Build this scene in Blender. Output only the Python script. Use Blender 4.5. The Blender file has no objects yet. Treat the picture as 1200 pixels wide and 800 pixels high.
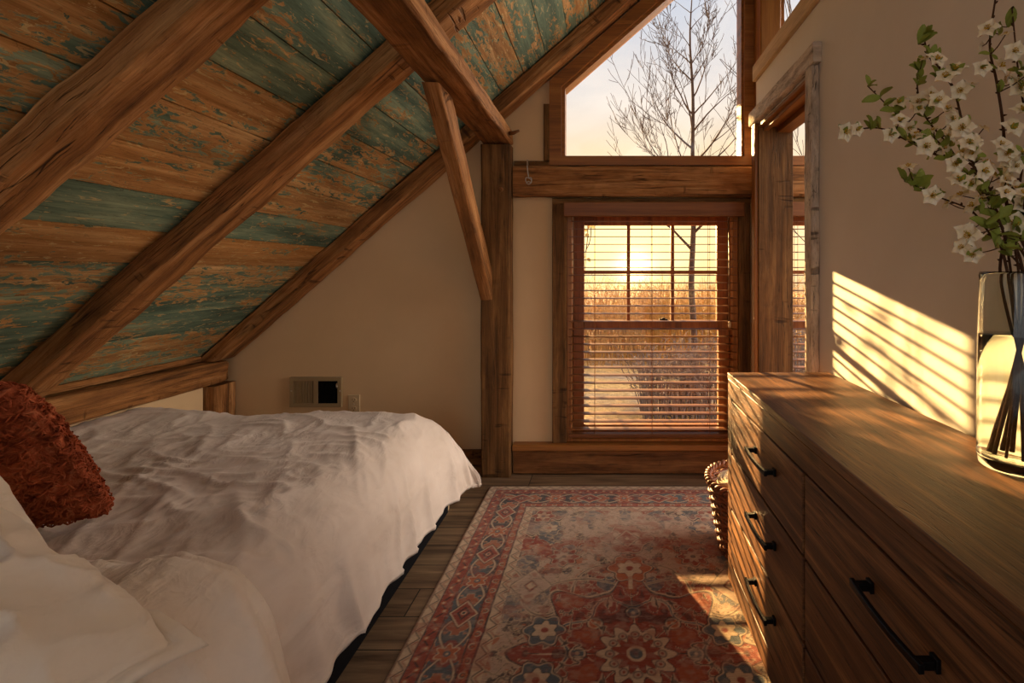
import bpy, bmesh, math, random
import numpy as np
from mathutils import Vector, Matrix, noise
R = random.Random(7)
C = bpy.context.scene.collection
PI = math.pi
F = 570.0; HC = 1.2; PX = 710.0; PY = 320.0

def at(px, py, Y):
    """world point at depth Y that lies on a given line of sight (1200x800 frame)"""
    return Vector(((px-PX)/F*Y, Y, HC-(py-PY)/F*Y))

def lin(r, g, b):
    f = lambda c: (c/255/12.92 if c/255 <= .04045 else ((c/255+.055)/1.055)**2.4)
    return (f(r), f(g), f(b), 1)

# ------------------------------------------------------------------ materials
class NT:
    def __init__(s, name):
        s.m = bpy.data.materials.new(name); s.m.use_nodes = True
        s.t = s.m.node_tree; s.t.nodes.clear()
        s.out = s.n('ShaderNodeOutputMaterial')
    def n(s, typ, **kw):
        nd = s.t.nodes.new(typ)
        for k, v in kw.items():
            if hasattr(nd, k) and k not in nd.inputs: setattr(nd, k, v)
            else: nd.inputs[k].default_value = v
        return nd
    def l(s, a, b): s.t.links.new(a, b)
    def math(s, op, a, b=None, clamp=False):
        nd = s.t.nodes.new('ShaderNodeMath'); nd.operation = op; nd.use_clamp = clamp
        for i, x in enumerate((a, b)):
            if x is None: continue
            if isinstance(x, (int, float)): nd.inputs[i].default_value = x
            else: s.l(x, nd.inputs[i])
        return nd.outputs[0]
    def mix(s, fac, a, b, mode='MIX'):
        nd = s.t.nodes.new('ShaderNodeMix'); nd.data_type = 'RGBA'; nd.blend_type = mode
        for k, x in ((0, fac), (6, a), (7, b)):
            if isinstance(x, (int, float, tuple, list)): nd.inputs[k].default_value = x
            else: s.l(x, nd.inputs[k])
        return nd.outputs[2]
    def ramp(s, fac, stops, interp='LINEAR'):
        nd = s.t.nodes.new('ShaderNodeValToRGB'); cr = nd.color_ramp; cr.interpolation = interp
        while len(cr.elements) > 1: cr.elements.remove(cr.elements[-1])
        cr.elements[0].position = stops[0][0]; cr.elements[0].color = stops[0][1]
        for p, c in stops[1:]:
            e = cr.elements.new(p); e.color = c
        s.l(fac, nd.inputs[0]); return nd.outputs[0]
    def rng(s, x, a, b, c=0, d=1):
        nd = s.t.nodes.new('ShaderNodeMapRange'); nd.clamp = True
        s.l(x, nd.inputs[0])
        for i, v in enumerate((a, b, c, d)): nd.inputs[i+1].default_value = v
        return nd.outputs[0]
    def noise(s, vec, scale=1, detail=4, rough=.55, dist=0):
        nd = s.n('ShaderNodeTexNoise'); nd.inputs['Scale'].default_value = scale
        nd.inputs['Detail'].default_value = detail; nd.inputs['Roughness'].default_value = rough
        nd.inputs['Distortion'].default_value = dist
        if vec is not None: s.l(vec, nd.inputs['Vector'])
        return nd.outputs[0]
    def mapping(s, vec, sc, loc=None):
        nd = s.n('ShaderNodeMapping'); s.l(vec, nd.inputs[0]); nd.inputs['Scale'].default_value = sc
        if loc is not None:
            if isinstance(loc, tuple): nd.inputs['Location'].default_value = loc
            else: s.l(loc, nd.inputs['Location'])
        return nd.outputs[0]
    def bsdf(s, col, rough=.7, spec=.3, metal=0, bump=None, bstr=.3, bdist=.01, sheen=0, coat=0):
        p = s.n('ShaderNodeBsdfPrincipled')
        for k, x in (('Base Color', col), ('Roughness', rough)):
            if isinstance(x, (int, float, tuple)): p.inputs[k].default_value = x
            else: s.l(x, p.inputs[k])
        p.inputs['Specular IOR Level'].default_value = spec
        p.inputs['Metallic'].default_value = metal
        p.inputs['Sheen Weight'].default_value = sheen
        p.inputs['Coat Weight'].default_value = coat
        if bump is not None:
            b = s.n('ShaderNodeBump'); b.inputs['Strength'].default_value = bstr; b.inputs['Distance'].default_value = bdist
            s.l(bump, b.inputs['Height']); s.l(b.outputs[0], p.inputs['Normal'])
        s.l(p.outputs[0], s.out.inputs[0]); s.p = p
        return p

def uvvec(t, rnd=True):
    uv = t.n('ShaderNodeUVMap').outputs[0]
    if not rnd: return uv
    oi = t.n('ShaderNodeObjectInfo')
    cb = t.n('ShaderNodeCombineXYZ')
    t.l(t.math('MULTIPLY', oi.outputs['Random'], 37.0), cb.inputs[0])
    t.l(t.math('MULTIPLY', oi.outputs['Random'], 91.0), cb.inputs[1])
    va = t.n('ShaderNodeVectorMath'); va.operation = 'ADD'
    t.l(uv, va.inputs[0]); t.l(cb.outputs[0], va.inputs[1])
    return va.outputs[0]

def wood(name, dark, mid, light, rough=.75, spec=.25, su=1.4, sv=16, crack=.6, bstr=.5, bdist=.006, knots=.5, fine=.35, coat=0, hew=0, fleck=.3):
    t = NT(name); v = uvvec(t)
    a = t.noise(t.mapping(v, (su, sv, 1)), 1, 6, .6, .6)
    b = t.noise(t.mapping(v, (su*5, sv*11, 1)), 1, 4, .6, .2)
    big = t.noise(t.mapping(v, (su*.8, sv*.15, 1)), 1, 2, .5)
    f = t.math('ADD', t.math('MULTIPLY', a, .75), t.math('MULTIPLY', big, .25))
    col = t.ramp(f, [(.30, dark), (.5, mid), (.70, light)])
    col = t.mix(fine, col, t.ramp(b, [(.3, (.28, .24, .2, 1)), (.55, (1, 1, 1, 1)), (.75, (1.25, 1.2, 1.1, 1))]), 'MULTIPLY')
    # long drying checks along the grain
    c = t.noise(t.mapping(v, (su*.55, sv*1.1, 1)), 1, 3, .55, .9)
    line = t.math('SUBTRACT', 1, t.rng(t.math('ABSOLUTE', t.math('SUBTRACT', c, .5)), 0, .012))
    gate = t.rng(t.noise(t.mapping(v, (su*1.2, sv*.2, 1), (5, 9, 2)), 1, 2), .48, .58)
    ck = t.math('MULTIPLY', t.math('MULTIPLY', line, gate), crack)
    # knots
    vo = t.n('ShaderNodeTexVoronoi'); vo.inputs['Scale'].default_value = 1
    t.l(t.mapping(v, (2.6, 7.0, 1)), vo.inputs['Vector'])
    kn = t.math('MULTIPLY', t.math('SUBTRACT', 1, t.rng(vo.outputs['Distance'], .03, .12)), knots)
    fk = t.rng(t.noise(t.mapping(v, (su*7, sv*4.5, 1), (8, 3, 5)), 1, 2, .5, .3), .63, .70)
    dk = t.math('MAXIMUM', t.math('MAXIMUM', ck, kn), t.math('MULTIPLY', fk, fleck))
    col = t.mix(dk, col, (dark[0]*.25, dark[1]*.25, dark[2]*.25, 1))
    h = t.math('ADD', t.math('MULTIPLY', a, .6), t.math('MULTIPLY', b, .35))
    h = t.math('SUBTRACT', h, t.math('MULTIPLY', dk, .8))
    if hew:
        ct = t.noise(t.mapping(v, (30, 5, 1), (4, 1, 3)), 1, 2, .5, .5)
        cg = t.rng(t.noise(t.mapping(v, (1.8, 5, 1), (1, 8, 6)), 1, 2), .54, .62)
        cut = t.math('MULTIPLY', t.rng(ct, .60, .66), cg)
        h = t.math('SUBTRACT', h, t.math('MULTIPLY', cut, .8*hew))
        col = t.mix(t.math('MULTIPLY', cut, .6), col, (dark[0]*.4, dark[1]*.4, dark[2]*.4, 1))
        w1 = t.noise(t.mapping(v, (7, 13, 1), (2, 7, 1)), 1, 4, .6, .8)
        h = t.math('ADD', h, t.math('MULTIPLY', w1, hew))
        col = t.mix(.5, col, t.ramp(w1, [(.3, (.55, .5, .45, 1)), (.5, (1, 1, 1, 1)), (.72, (1.3, 1.25, 1.2, 1))]), 'MULTIPLY')
    t.bsdf(col, rough, spec, bump=h, bstr=bstr, bdist=bdist, coat=coat)
    return t.m

M = {}
M['timber'] = wood('hewn_timber', lin(74, 46, 24), lin(168, 114, 64), lin(218, 166, 110), sv=20, crack=.9, bstr=.9, bdist=.012, hew=1.1, fine=.5)
M['timber_dark'] = wood('aged_timber', lin(66, 42, 22), lin(126, 82, 44), lin(166, 116, 68), sv=20, crack=.9, bstr=.8, bdist=.009, hew=.7, fine=.45)
M['timber_grey'] = wood('weathered_timber', lin(60, 41, 22), lin(124, 86, 47), lin(166, 122, 72), sv=26, crack=.9, bstr=.8, bdist=.009, hew=.5, fine=.5)
M['timber_pale'] = wood('pale_hewn_timber', lin(140, 118, 98), lin(224, 208, 190), lin(246, 236, 224), sv=26, su=6, crack=.7, bstr=1.0, bdist=.014, hew=1.2)
M['stain'] = wood('stained_wood', lin(108, 64, 27), lin(154, 97, 42), lin(178, 120, 58), sv=20, su=1, crack=.15, knots=.25, rough=.42, spec=.4, bstr=.12)
M['blind'] = wood('blind_wood', lin(92, 52, 24), lin(132, 80, 38), lin(152, 98, 50), sv=24, su=.8, crack=0, knots=0, rough=.42, spec=.35, bstr=.05)
M['dresser'] = wood('dresser_wood', lin(44, 27, 16), lin(108, 70, 42), lin(172, 122, 76), sv=34, su=1.6, crack=.95, knots=.7, rough=.48, spec=.35, bstr=.3, bdist=.004, fine=.75, fleck=.65)
M['dresser_top'] = wood('dresser_top_wood', lin(48, 30, 18), lin(108, 70, 42), lin(160, 114, 74), sv=30, su=2.2, crack=.8, knots=.4, rough=.46, spec=.4, bstr=.3, bdist=.004, fine=.75, fleck=.6)
M['base_wood'] = wood('base_wood', lin(58, 36, 20), lin(96, 60, 32), lin(128, 84, 48), sv=18, crack=.4, bstr=.2)
M['leg_wood'] = wood('pale_leg_wood', lin(176, 146, 106), lin(206, 176, 134), lin(220, 194, 154), sv=18, crack=.2, bstr=.1)

def plain(name, col, rough=.7, spec=.3, metal=0, ns=0, bstr=.2, bdist=.003, var=.12, **kw):
    t = NT(name)
    if ns:
        g = t.n('ShaderNodeTexCoord').outputs['Object']
        a = t.noise(g, ns, 5, .6)
        c = t.mix(var, col, t.ramp(a, [(.3, (.35, .33, .3, 1)), (.7, (1, 1, 1, 1))]), 'MULTIPLY')
        t.bsdf(c, rough, spec, metal, bump=a, bstr=bstr, bdist=bdist, **kw)
    else:
        t.bsdf(col, rough, spec, metal, **kw)
    return t.m

def plaster(name, col):
    t = NT(name); g = t.n('ShaderNodeTexCoord').outputs['Object']
    a = t.noise(g, 2.2, 5, .6); b = t.noise(g, 60, 4, .6)
    c = t.mix(.16, col, t.ramp(a, [(.35, (.6, .55, .48, 1)), (.65, (1, 1, 1, 1))]), 'MULTIPLY')
    t.bsdf(c, .85, .15, bump=t.math('ADD', t.math('MULTIPLY', a, 1.0), t.math('MULTIPLY', b, .12)), bstr=.35, bdist=.008)
    return t.m
M['plaster'] = plaster('cream_plaster', lin(230, 198, 154))
M['plaster_white'] = plaster('pale_plaster', lin(232, 226, 218))
M['iron'] = plain('black_iron', lin(26, 25, 26), .38, .5, .75, 90, .1, .001)
M['bed_black'] = plain('black_fabric', lin(24, 24, 27), .95, .1, 0, 180, .4, .002)
M['steel'] = plain('brushed_steel', lin(200, 192, 178), .3, .5, .9, 60, .05, .001)
M['ivory'] = plain('ivory_plastic', lin(214, 190, 150), .4, .4, 0, 30, .03, .001)
M['vent_metal'] = plain('painted_vent_metal', lin(168, 146, 110), .5, .4, .1, 40, .05, .001)
M['slot_dark'] = plain('dark_slot', lin(20, 18, 16), .9, .1, 0, 40, .05, .001)
M['cord'] = plain('blind_cord', lin(150, 100, 60), .8, .2, 0, 200, .2, .001)
M['wicker'] = plain('wicker', lin(120, 66, 32), .5, .4, 0, 70, .4, .002, var=.5)
M['towel'] = plain('cream_towel', lin(226, 208, 178), .95, .1, 0, 220, .8, .003, sheen=.3)
M['water_g'] = None

def cloth(name, c0, c1, ns=6, bstr=.5, bdist=.02, fine=420):
    t = NT(name); g = t.n('ShaderNodeTexCoord').outputs['Object']
    a = t.noise(t.mapping(g, (1, .55, 1)), ns, 4, .5, .5)
    rid = t.math('ABSOLUTE', t.math('SUBTRACT', t.noise(t.mapping(g, (1.0, .5, 1), (3, 5, 1)), ns*1.3, 3, .5, .7), .5))
    f = t.noise(g, fine, 2, .5)
    cr = t.noise(t.mapping(g, (1.2, .7, 1), (7, 2, 4)), ns*2.4, 3, .55, .6)
    cre = t.math('SUBTRACT', 1, t.rng(t.math('ABSOLUTE', t.math('SUBTRACT', cr, .5)), 0, .16))
    cre = t.math('MULTIPLY', cre, t.rng(t.noise(g, ns*.6, 2), .40, .62))
    col = t.mix(t.rng(a, .3, .7), c0, c1)
    h = t.math('ADD', t.math('ADD', t.math('MULTIPLY', a, .5), t.math('MULTIPLY', rid, -.8)), t.math('ADD', t.math('MULTIPLY', f, .02), t.math('MULTIPLY', cre, .10)))
    t.bsdf(col, .88, .15, bump=h, bstr=bstr, bdist=bdist, sheen=.25)
    return t.m
M['duvet'] = cloth('white_duvet_cotton', lin(212, 196, 182), lin(228, 214, 202), ns=7, bstr=.6, bdist=.022)
M['cuff'] = cloth('white_sheet_cotton', lin(230, 216, 200), lin(240, 230, 218), ns=6, bstr=.9, bdist=.025)
M['pillow'] = cloth('white_pillow_cotton', lin(232, 222, 206), lin(242, 234, 222), ns=9, bstr=.7, bdist=.015)
M['mattress'] = cloth('mattress_cotton', lin(214, 196, 168), lin(228, 212, 188), ns=4, bstr=.2)

def yarn():
    t = NT('rust_yarn'); g = t.n('ShaderNodeTexCoord').outputs['Object']
    a = t.noise(g, 26, 5, .6, 1.0); b = t.noise(g, 160, 3, .6)
    col = t.ramp(a, [(.3, lin(112, 52, 34)), (.55, lin(176, 92, 60)), (.75, lin(204, 126, 90))])
    t.bsdf(col, .95, .1, bump=t.math('ADD', a, t.math('MULTIPLY', b, .3)), bstr=.9, bdist=.01)
    return t.m
M['yarn'] = yarn()

def glass(name, tint=(1, 1, 1, 1), refl=.06):
    t = NT(name)
    tr = t.n('ShaderNodeBsdfTransparent'); tr.inputs[0].default_value = tint
    gl = t.n('ShaderNodeBsdfGlossy'); gl.inputs['Roughness'].default_value = .02
    lw = t.n('ShaderNodeLayerWeight'); lw.inputs[0].default_value = .25
    mx = t.n('ShaderNodeMixShader')
    t.l(t.math('ADD', t.math('MULTIPLY', lw.outputs['Fresnel'], .5), refl*.3), mx.inputs[0])
    t.l(tr.outputs[0], mx.inputs[1]); t.l(gl.outputs[0], mx.inputs[2]); t.l(mx.outputs[0], t.out.inputs[0])
    return t.m
M['pane'] = glass('window_glass')
def solidglass(name, col, ior):
    t = NT(name); g = t.n('ShaderNodeTexCoord').outputs['Object']
    p = t.bsdf(col, .02, .5, bump=t.noise(g, 14, 3), bstr=.05, bdist=.002)
    p.inputs['Transmission Weight'].default_value = 1; p.inputs['IOR'].default_value = ior
    return t.m
M['vase'] = solidglass('vase_glass', (.93, .98, .95, 1), 1.46)
M['water'] = solidglass('water', (.98, .97, .92, 1), 1.33)
M['bark'] = plain('branch_bark', lin(84, 56, 38), .85, .2, 0, 120, .6, .002, var=.5)
M['leaf'] = plain('spring_leaf', lin(150, 160, 66), .55, .35, 0, 60, .2, .001, var=.4)
M['stamen'] = plain('yellow_stamen', lin(206, 160, 40), .7, .2, 0, 90, .2, .001)
def petal():
    t = NT('blossom_petal'); g = t.n('ShaderNodeTexCoord').outputs['Object']
    a = t.noise(g, 40, 4, .6)
    p = t.bsdf(t.ramp(a, [(.3, lin(236, 214, 170)), (.7, lin(252, 242, 218))]), .6, .25, bump=a, bstr=.15, bdist=.002)
    p.inputs['Subsurface Weight'].default_value = .25
    p.inputs['Subsurface Radius'].default_value = (.01, .008, .004); p.inputs['Subsurface Scale'].default_value = .5
    return t.m
M['petal'] = petal()
M['tree'] = plain('bare_tree_bark', lin(84, 68, 60), .9, .1, 0, 12, .5, .01, var=.5)
M['brush'] = plain('dry_brush_stems', lin(196, 150, 84), .9, .1, 0, 3, .3, .01, var=.6)
M['brush2'] = plain('grey_brush_twigs', lin(128, 116, 112), .9, .1, 0, 3, .3, .01, var=.6)
M['dryleaf'] = plain('dry_tan_leaf', lin(190, 160, 80), .8, .2, 0, 9, .3, .01, var=.4)
M['evergreen'] = plain('sun_blocker_needles', lin(48, 66, 44), .8, .2, 0, 8, .4, .01, var=.5)

def ground_mat():
    t = NT('frosty_grass'); g = t.n('ShaderNodeTexCoord').outputs['Object']
    a = t.noise(t.mapping(g, (.5, .9, 1)), .7, 5, .6, .5); b = t.noise(g, 7, 6, .7)
    col = t.mix(t.rng(a, .44, .56), lin(222, 178, 114), lin(176, 150, 122))
    col = t.mix(.6, col, t.ramp(b, [(.3, (.4, .34, .28, 1)), (.6, (1, 1, 1, 1))]), 'MULTIPLY')
    t.bsdf(col, .95, .1, bump=b, bstr=.8, bdist=.1)
    return t.m
M['ground'] = ground_mat()

def floor_mat():
    t = NT('floor_planks'); v = uvvec(t, False)
    sp = t.n('ShaderNodeSeparateXYZ'); t.l(v, sp.inputs[0])
    row = t.math('FLOOR', t.math('DIVIDE', sp.outputs[1], .15))
    wn = t.n('ShaderNodeTexWhiteNoise'); wn.noise_dimensions = '1D'; t.l(row, wn.inputs['W'])
    ux = t.math('ADD', sp.outputs[0], t.math('MULTIPLY', wn.outputs[0], 1.2))
    cell = t.math('FLOOR', t.math('DIVIDE', ux, 1.2))
    wn2 = t.n('ShaderNodeTexWhiteNoise'); wn2.noise_dimensions = '2D'
    cb = t.n('ShaderNodeCombineXYZ'); t.l(row, cb.inputs[0]); t.l(cell, cb.inputs[1]); t.l(cb.outputs[0], wn2.inputs['Vector'])
    off = t.n('ShaderNodeVectorMath'); off.operation = 'SCALE'; t.l(wn2.outputs['Color'], off.inputs[0]); off.inputs['Scale'].default_value = 20
    ad = t.n('ShaderNodeVectorMath'); ad.operation = 'ADD'; t.l(v, ad.inputs[0]); t.l(off.outputs[0], ad.inputs[1])
    a = t.noise(t.mapping(ad.outputs[0], (2, 26, 1)), 1, 6, .6, .5)
    col = t.ramp(a, [(.28, lin(74, 58, 44)), (.5, lin(122, 98, 74)), (.72, lin(158, 132, 102))])
    col = t.mix(.35, col, t.ramp(wn2.outputs[0], [(0, (.62, .6, .58, 1)), (1, (1.1, 1.08, 1.05, 1))]), 'MULTIPLY')
    fv = t.math('FRACT', t.math('DIVIDE', sp.outputs[1], .15))
    fu = t.math('FRACT', t.math('DIVIDE', ux, 1.2))
    g1 = t.math('LESS_THAN', t.math('MINIMUM', fv, t.math('SUBTRACT', 1, fv)), .016)
    g2 = t.math('LESS_THAN', t.math('MINIMUM', fu, t.math('SUBTRACT', 1, fu)), .002)
    gp = t.math('MAXIMUM', g1, g2)
    col = t.mix(gp, col, lin(34, 26, 20))
    t.bsdf(col, .55, .3, bump=t.math('SUBTRACT', t.math('MULTIPLY', a, .4), gp), bstr=.5, bdist=.004)
    return t.m
M['floor'] = floor_mat()

def roof_mat():
    t = NT('peeling_painted_boards'); v = uvvec(t, False)
    at_p = t.n('ShaderNodeAttribute'); at_p.attribute_name = 'paint'
    at_b = t.n('ShaderNodeAttribute'); at_b.attribute_name = 'bid'
    cb = t.n('ShaderNodeCombineXYZ'); t.l(t.math('MULTIPLY', at_b.outputs['Fac'], 63.7), cb.inputs[0]); t.l(t.math('MULTIPLY', at_b.outputs['Fac'], 17.3), cb.inputs[2])
    ad = t.n('ShaderNodeVectorMath'); ad.operation = 'ADD'; t.l(v, ad.inputs[0]); t.l(cb.outputs[0], ad.inputs[1])
    w = ad.outputs[0]
    gr = t.noise(t.mapping(w, (1.6, 24, 1)), 1, 6, .65, .5)
    fi = t.noise(t.mapping(w, (9, 190, 1)), 1, 3, .6)
    base = t.ramp(gr, [(.28, lin(110, 76, 44)), (.5, lin(182, 136, 86)), (.7, lin(228, 190, 136))])
    tone = t.noise(t.mapping(w, (.8, 3, 1)), 1, 2)
    base = t.mix(t.rng(tone, .4, .65), base, t.mix(.5, base, lin(206, 142, 74)))
    paint = t.ramp(t.noise(t.mapping(w, (2.0, 14, 1), (3, 2, 7)), 1, 5, .6), [(.3, lin(62, 84, 74)), (.5, lin(110, 134, 114)), (.70, lin(170, 184, 150))])
    # flakes: patchy, slightly blocky and stretched along the board
    n1 = t.noise(t.mapping(w, (2.4, 8, 1)), 1, 3, .6, .3)
    n2 = t.noise(t.mapping(w, (17, 44, 1)), 1, 5, .72, .8)
    m = t.math('ADD', t.math('ADD', t.math('MULTIPLY', n1, .42), t.math('MULTIPLY', n2, .58)),
               t.math('MULTIPLY', t.math('SUBTRACT', at_p.outputs['Fac'], .5), .30))
    mask = t.rng(m, .492, .508)
    chip = t.math('SUBTRACT', 1, t.rng(t.math('ABSOLUTE', t.math('SUBTRACT', m, .487)), .002, .016))
    col = t.mix(mask, base, paint)
    col = t.mix(t.math('MULTIPLY', chip, .55), col, lin(206, 168, 104))
    scr = t.rng(t.noise(t.mapping(w, (14, 60, 1), (1, 4, 2)), 1, 4, .65, 1.0), .60, .63)
    col = t.mix(t.math('MULTIPLY', scr, .7), col, lin(222, 196, 140))
    wcr = t.rng(t.math('ABSOLUTE', t.math('SUBTRACT', t.noise(t.mapping(w, (5, 40, 1), (6, 1, 9)), 1, 4, .6, 1.2), .5)), 0, .012)
    col = t.mix(t.math('MULTIPLY', t.math('SUBTRACT', 1, wcr), .45), col, lin(52, 40, 28))
    pat = t.noise(t.mapping(w, (1.3, 5, 1), (9, 9, 1)), 1, 3, .5)
    col = t.mix(.45, col, t.ramp(pat, [(.32, (.5, .47, .42, 1)), (.5, (1, 1, 1, 1)), (.7, (1.2, 1.15, 1.05, 1))]), 'MULTIPLY')
    col = t.mix(.4, col, t.ramp(fi, [(.3, (.4, .38, .36, 1)), (.55, (1, 1, 1, 1))]), 'MULTIPLY')
    h = t.math('ADD', t.math('MULTIPLY', mask, .35), t.math('ADD', t.math('MULTIPLY', gr, .5), t.math('MULTIPLY', fi, .2)))
    t.bsdf(col, .72, .25, bump=h, bstr=.6, bdist=.004)
    return t.m
M['roof'] = roof_mat()

def rug_mat():
    t = NT('woven_rug'); a = t.n('ShaderNodeAttribute'); a.attribute_name = 'Col'
    g = t.n('ShaderNodeTexCoord').outputs['Object']
    f = t.noise(g, 380, 3, .6); k = t.noise(t.mapping(g, (30, 160, 1)), 1, 4, .7)
    col = t.mix(.45, a.outputs['Color'], t.ramp(k, [(.3, (.55, .53, .5, 1)), (.65, (1.1, 1.08, 1.05, 1))]), 'MULTIPLY')
    t.bsdf(col, .95, .1, bump=t.math('ADD', f, t.math('MULTIPLY', k, .8)), bstr=.6, bdist=.006, sheen=.2)
    return t.m
M['rug'] = rug_mat()

# ------------------------------------------------------------------ object helpers
def link(name, me, mat, parent=None, smooth=True):
    me.name = name
    o = bpy.data.objects.new(name, me); C.objects.link(o)
    if mat: me.materials.append(mat)
    if smooth:
        me.polygons.foreach_set('use_smooth', [True]*len(me.polygons))
    if parent is not None:
        o.parent = parent
        w = Vector((0, 0, 0)); p = parent
        while p is not None: w += p.location; p = p.parent
        o.location = -w
    return o
def empty(name, loc, label, cat, group=None, kind=None):
    o = bpy.data.objects.new(name, None); C.objects.link(o); o.location = loc; o.empty_display_size = .1
    return tag(o, label, cat, group, kind)
def tag(o, label=None, cat=None, group=None, kind=None):
    if label: o['label'] = label
    if cat: o['category'] = cat
    if group: o['group'] = group
    if kind: o['kind'] = kind
    return o
def struct(o): o['kind'] = 'structure'; return o

def uv_box(me, axis, nrm=None):
    """metre UVs: u along the grain axis, v across"""
    uvl = me.uv_layers.new(name='UVMap').data
    co = [v.co for v in me.vertices]
    for p in me.polygons:
        n = p.normal; d = max(range(3), key=lambda i: abs(n[i]))
        if d == axis: ua, va = [(1, 2), (0, 2), (0, 1)][axis]; k = .25
        else: ua = axis; va = 3-axis-d; k = 1
        for li in p.loop_indices:
            c = co[me.loops[li].vertex_index]
            uvl[li].uv = (c[ua]*k + d*3.1, c[va] + d*1.7)

def bm_box(bm, a, b, bev=0, seg=1):
    a = Vector(a); b = Vector(b)
    lo = Vector([min(a[i], b[i]) for i in range(3)]); hi = Vector([max(a[i], b[i]) for i in range(3)])
    vs = [bm.verts.new((hi.x if i & 1 else lo.x, hi.y if i & 2 else lo.y, hi.z if i & 4 else lo.z)) for i in range(8)]
    fs = [bm.faces.new([vs[j] for j in q]) for q in ((0, 2, 3, 1), (4, 5, 7, 6), (0, 1, 5, 4), (2, 6, 7, 3), (0, 4, 6, 2), (1, 3, 7, 5))]
    if bev:
        es = list({e for f in fs for e in f.edges})
        bmesh.ops.bevel(bm, geom=es, offset=bev, segments=seg, profile=.5, affect='EDGES')
def bm_prism(bm, pts, y0, y1):
    """polygon in XZ extruded along Y"""
    a = [bm.verts.new((x, y0, z)) for x, z in pts]; b = [bm.verts.new((x, y1, z)) for x, z in pts]
    n = len(pts)
    bm.faces.new(a); bm.faces.new(b[::-1])
    for i in range(n): bm.faces.new((a[i], b[i], b[(i+1) % n], a[(i+1) % n]))
def fin(name, bm, mat, parent=None, axis=0, smooth=False, normals=True):
    if normals: bmesh.ops.recalc_face_normals(bm, faces=bm.faces[:])
    me = bpy.data.meshes.new(name); bm.to_mesh(me); bm.free()
    uv_box(me, axis)
    return link(name, me, mat, parent, smooth)
def box(name, a, b, mat, parent=None, axis=0, bev=.003, seg=1):
    bm = bmesh.new(); bm_box(bm, a, b, bev, seg); return fin(name, bm, mat, parent, axis)
def boxes(name, lst, mat, parent=None, axis=0, bev=.003):
    bm = bmesh.new()
    for a, b in lst: bm_box(bm, a, b, bev)
    return fin(name, bm, mat, parent, axis)

def tube_geo(V, Fc, pts, radii, n=8, cap=True):
    base = len(V); m = len(pts)
    pts = [Vector(p) for p in pts]
    up = None
    for i, p in enumerate(pts):
        t = (pts[min(i+1, m-1)] - pts[max(i-1, 0)])
        if t.length < 1e-9: t = Vector((0, 0, 1))
        t.normalize()
        if up is None:
            up = Vector((0, 0, 1)) if abs(t.z) < .9 else Vector((1, 0, 0))
        s = t.cross(up)
        if s.length < 1e-6: s = t.cross(Vector((1, 0.3, 0)))
        s.normalize(); up = s.cross(t).normalized()
        r = radii[i] if isinstance(radii, (list, tuple)) else radii
        for k in range(n):
            a = 2*PI*k/n
            V.append(p + (s*math.cos(a) + up*math.sin(a))*r)
    for i in range(m-1):
        for k in range(n):
            k2 = (k+1) % n
            Fc.append((base+i*n+k, base+i*n+k2, base+(i+1)*n+k2, base+(i+1)*n+k))
    if cap:
        Fc.append(tuple(base+k for k in range(n))[::-1]); Fc.append(tuple(base+(m-1)*n+k for k in range(n)))
def from_geo(name, V, Fc, mat, parent=None, smooth=True):
    me = bpy.data.meshes.new(name); me.from_pydata([tuple(v) for v in V], [], Fc); me.update()
    return link(name, me, mat, parent, smooth)
def tube(name, pts, radii, mat, parent=None, n=8):
    V, Fc = [], []; tube_geo(V, Fc, pts, radii, n); return from_geo(name, V, Fc, mat, parent)
def lathe_geo(V, Fc, prof, cx, cy, n=40):
    base = len(V)
    for r, z in prof:
        for k in range(n):
            a = 2*PI*k/n; V.append(Vector((cx+r*math.cos(a), cy+r*math.sin(a), z)))
    for i in range(len(prof)-1):
        for k in range(n):
            k2 = (k+1) % n
            Fc.append((base+i*n+k, base+i*n+k2, base+(i+1)*n+k2, base+(i+1)*n+k))

def nz(x, y=0, z=0): return noise.noise(Vector((x, y, z)))

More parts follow.
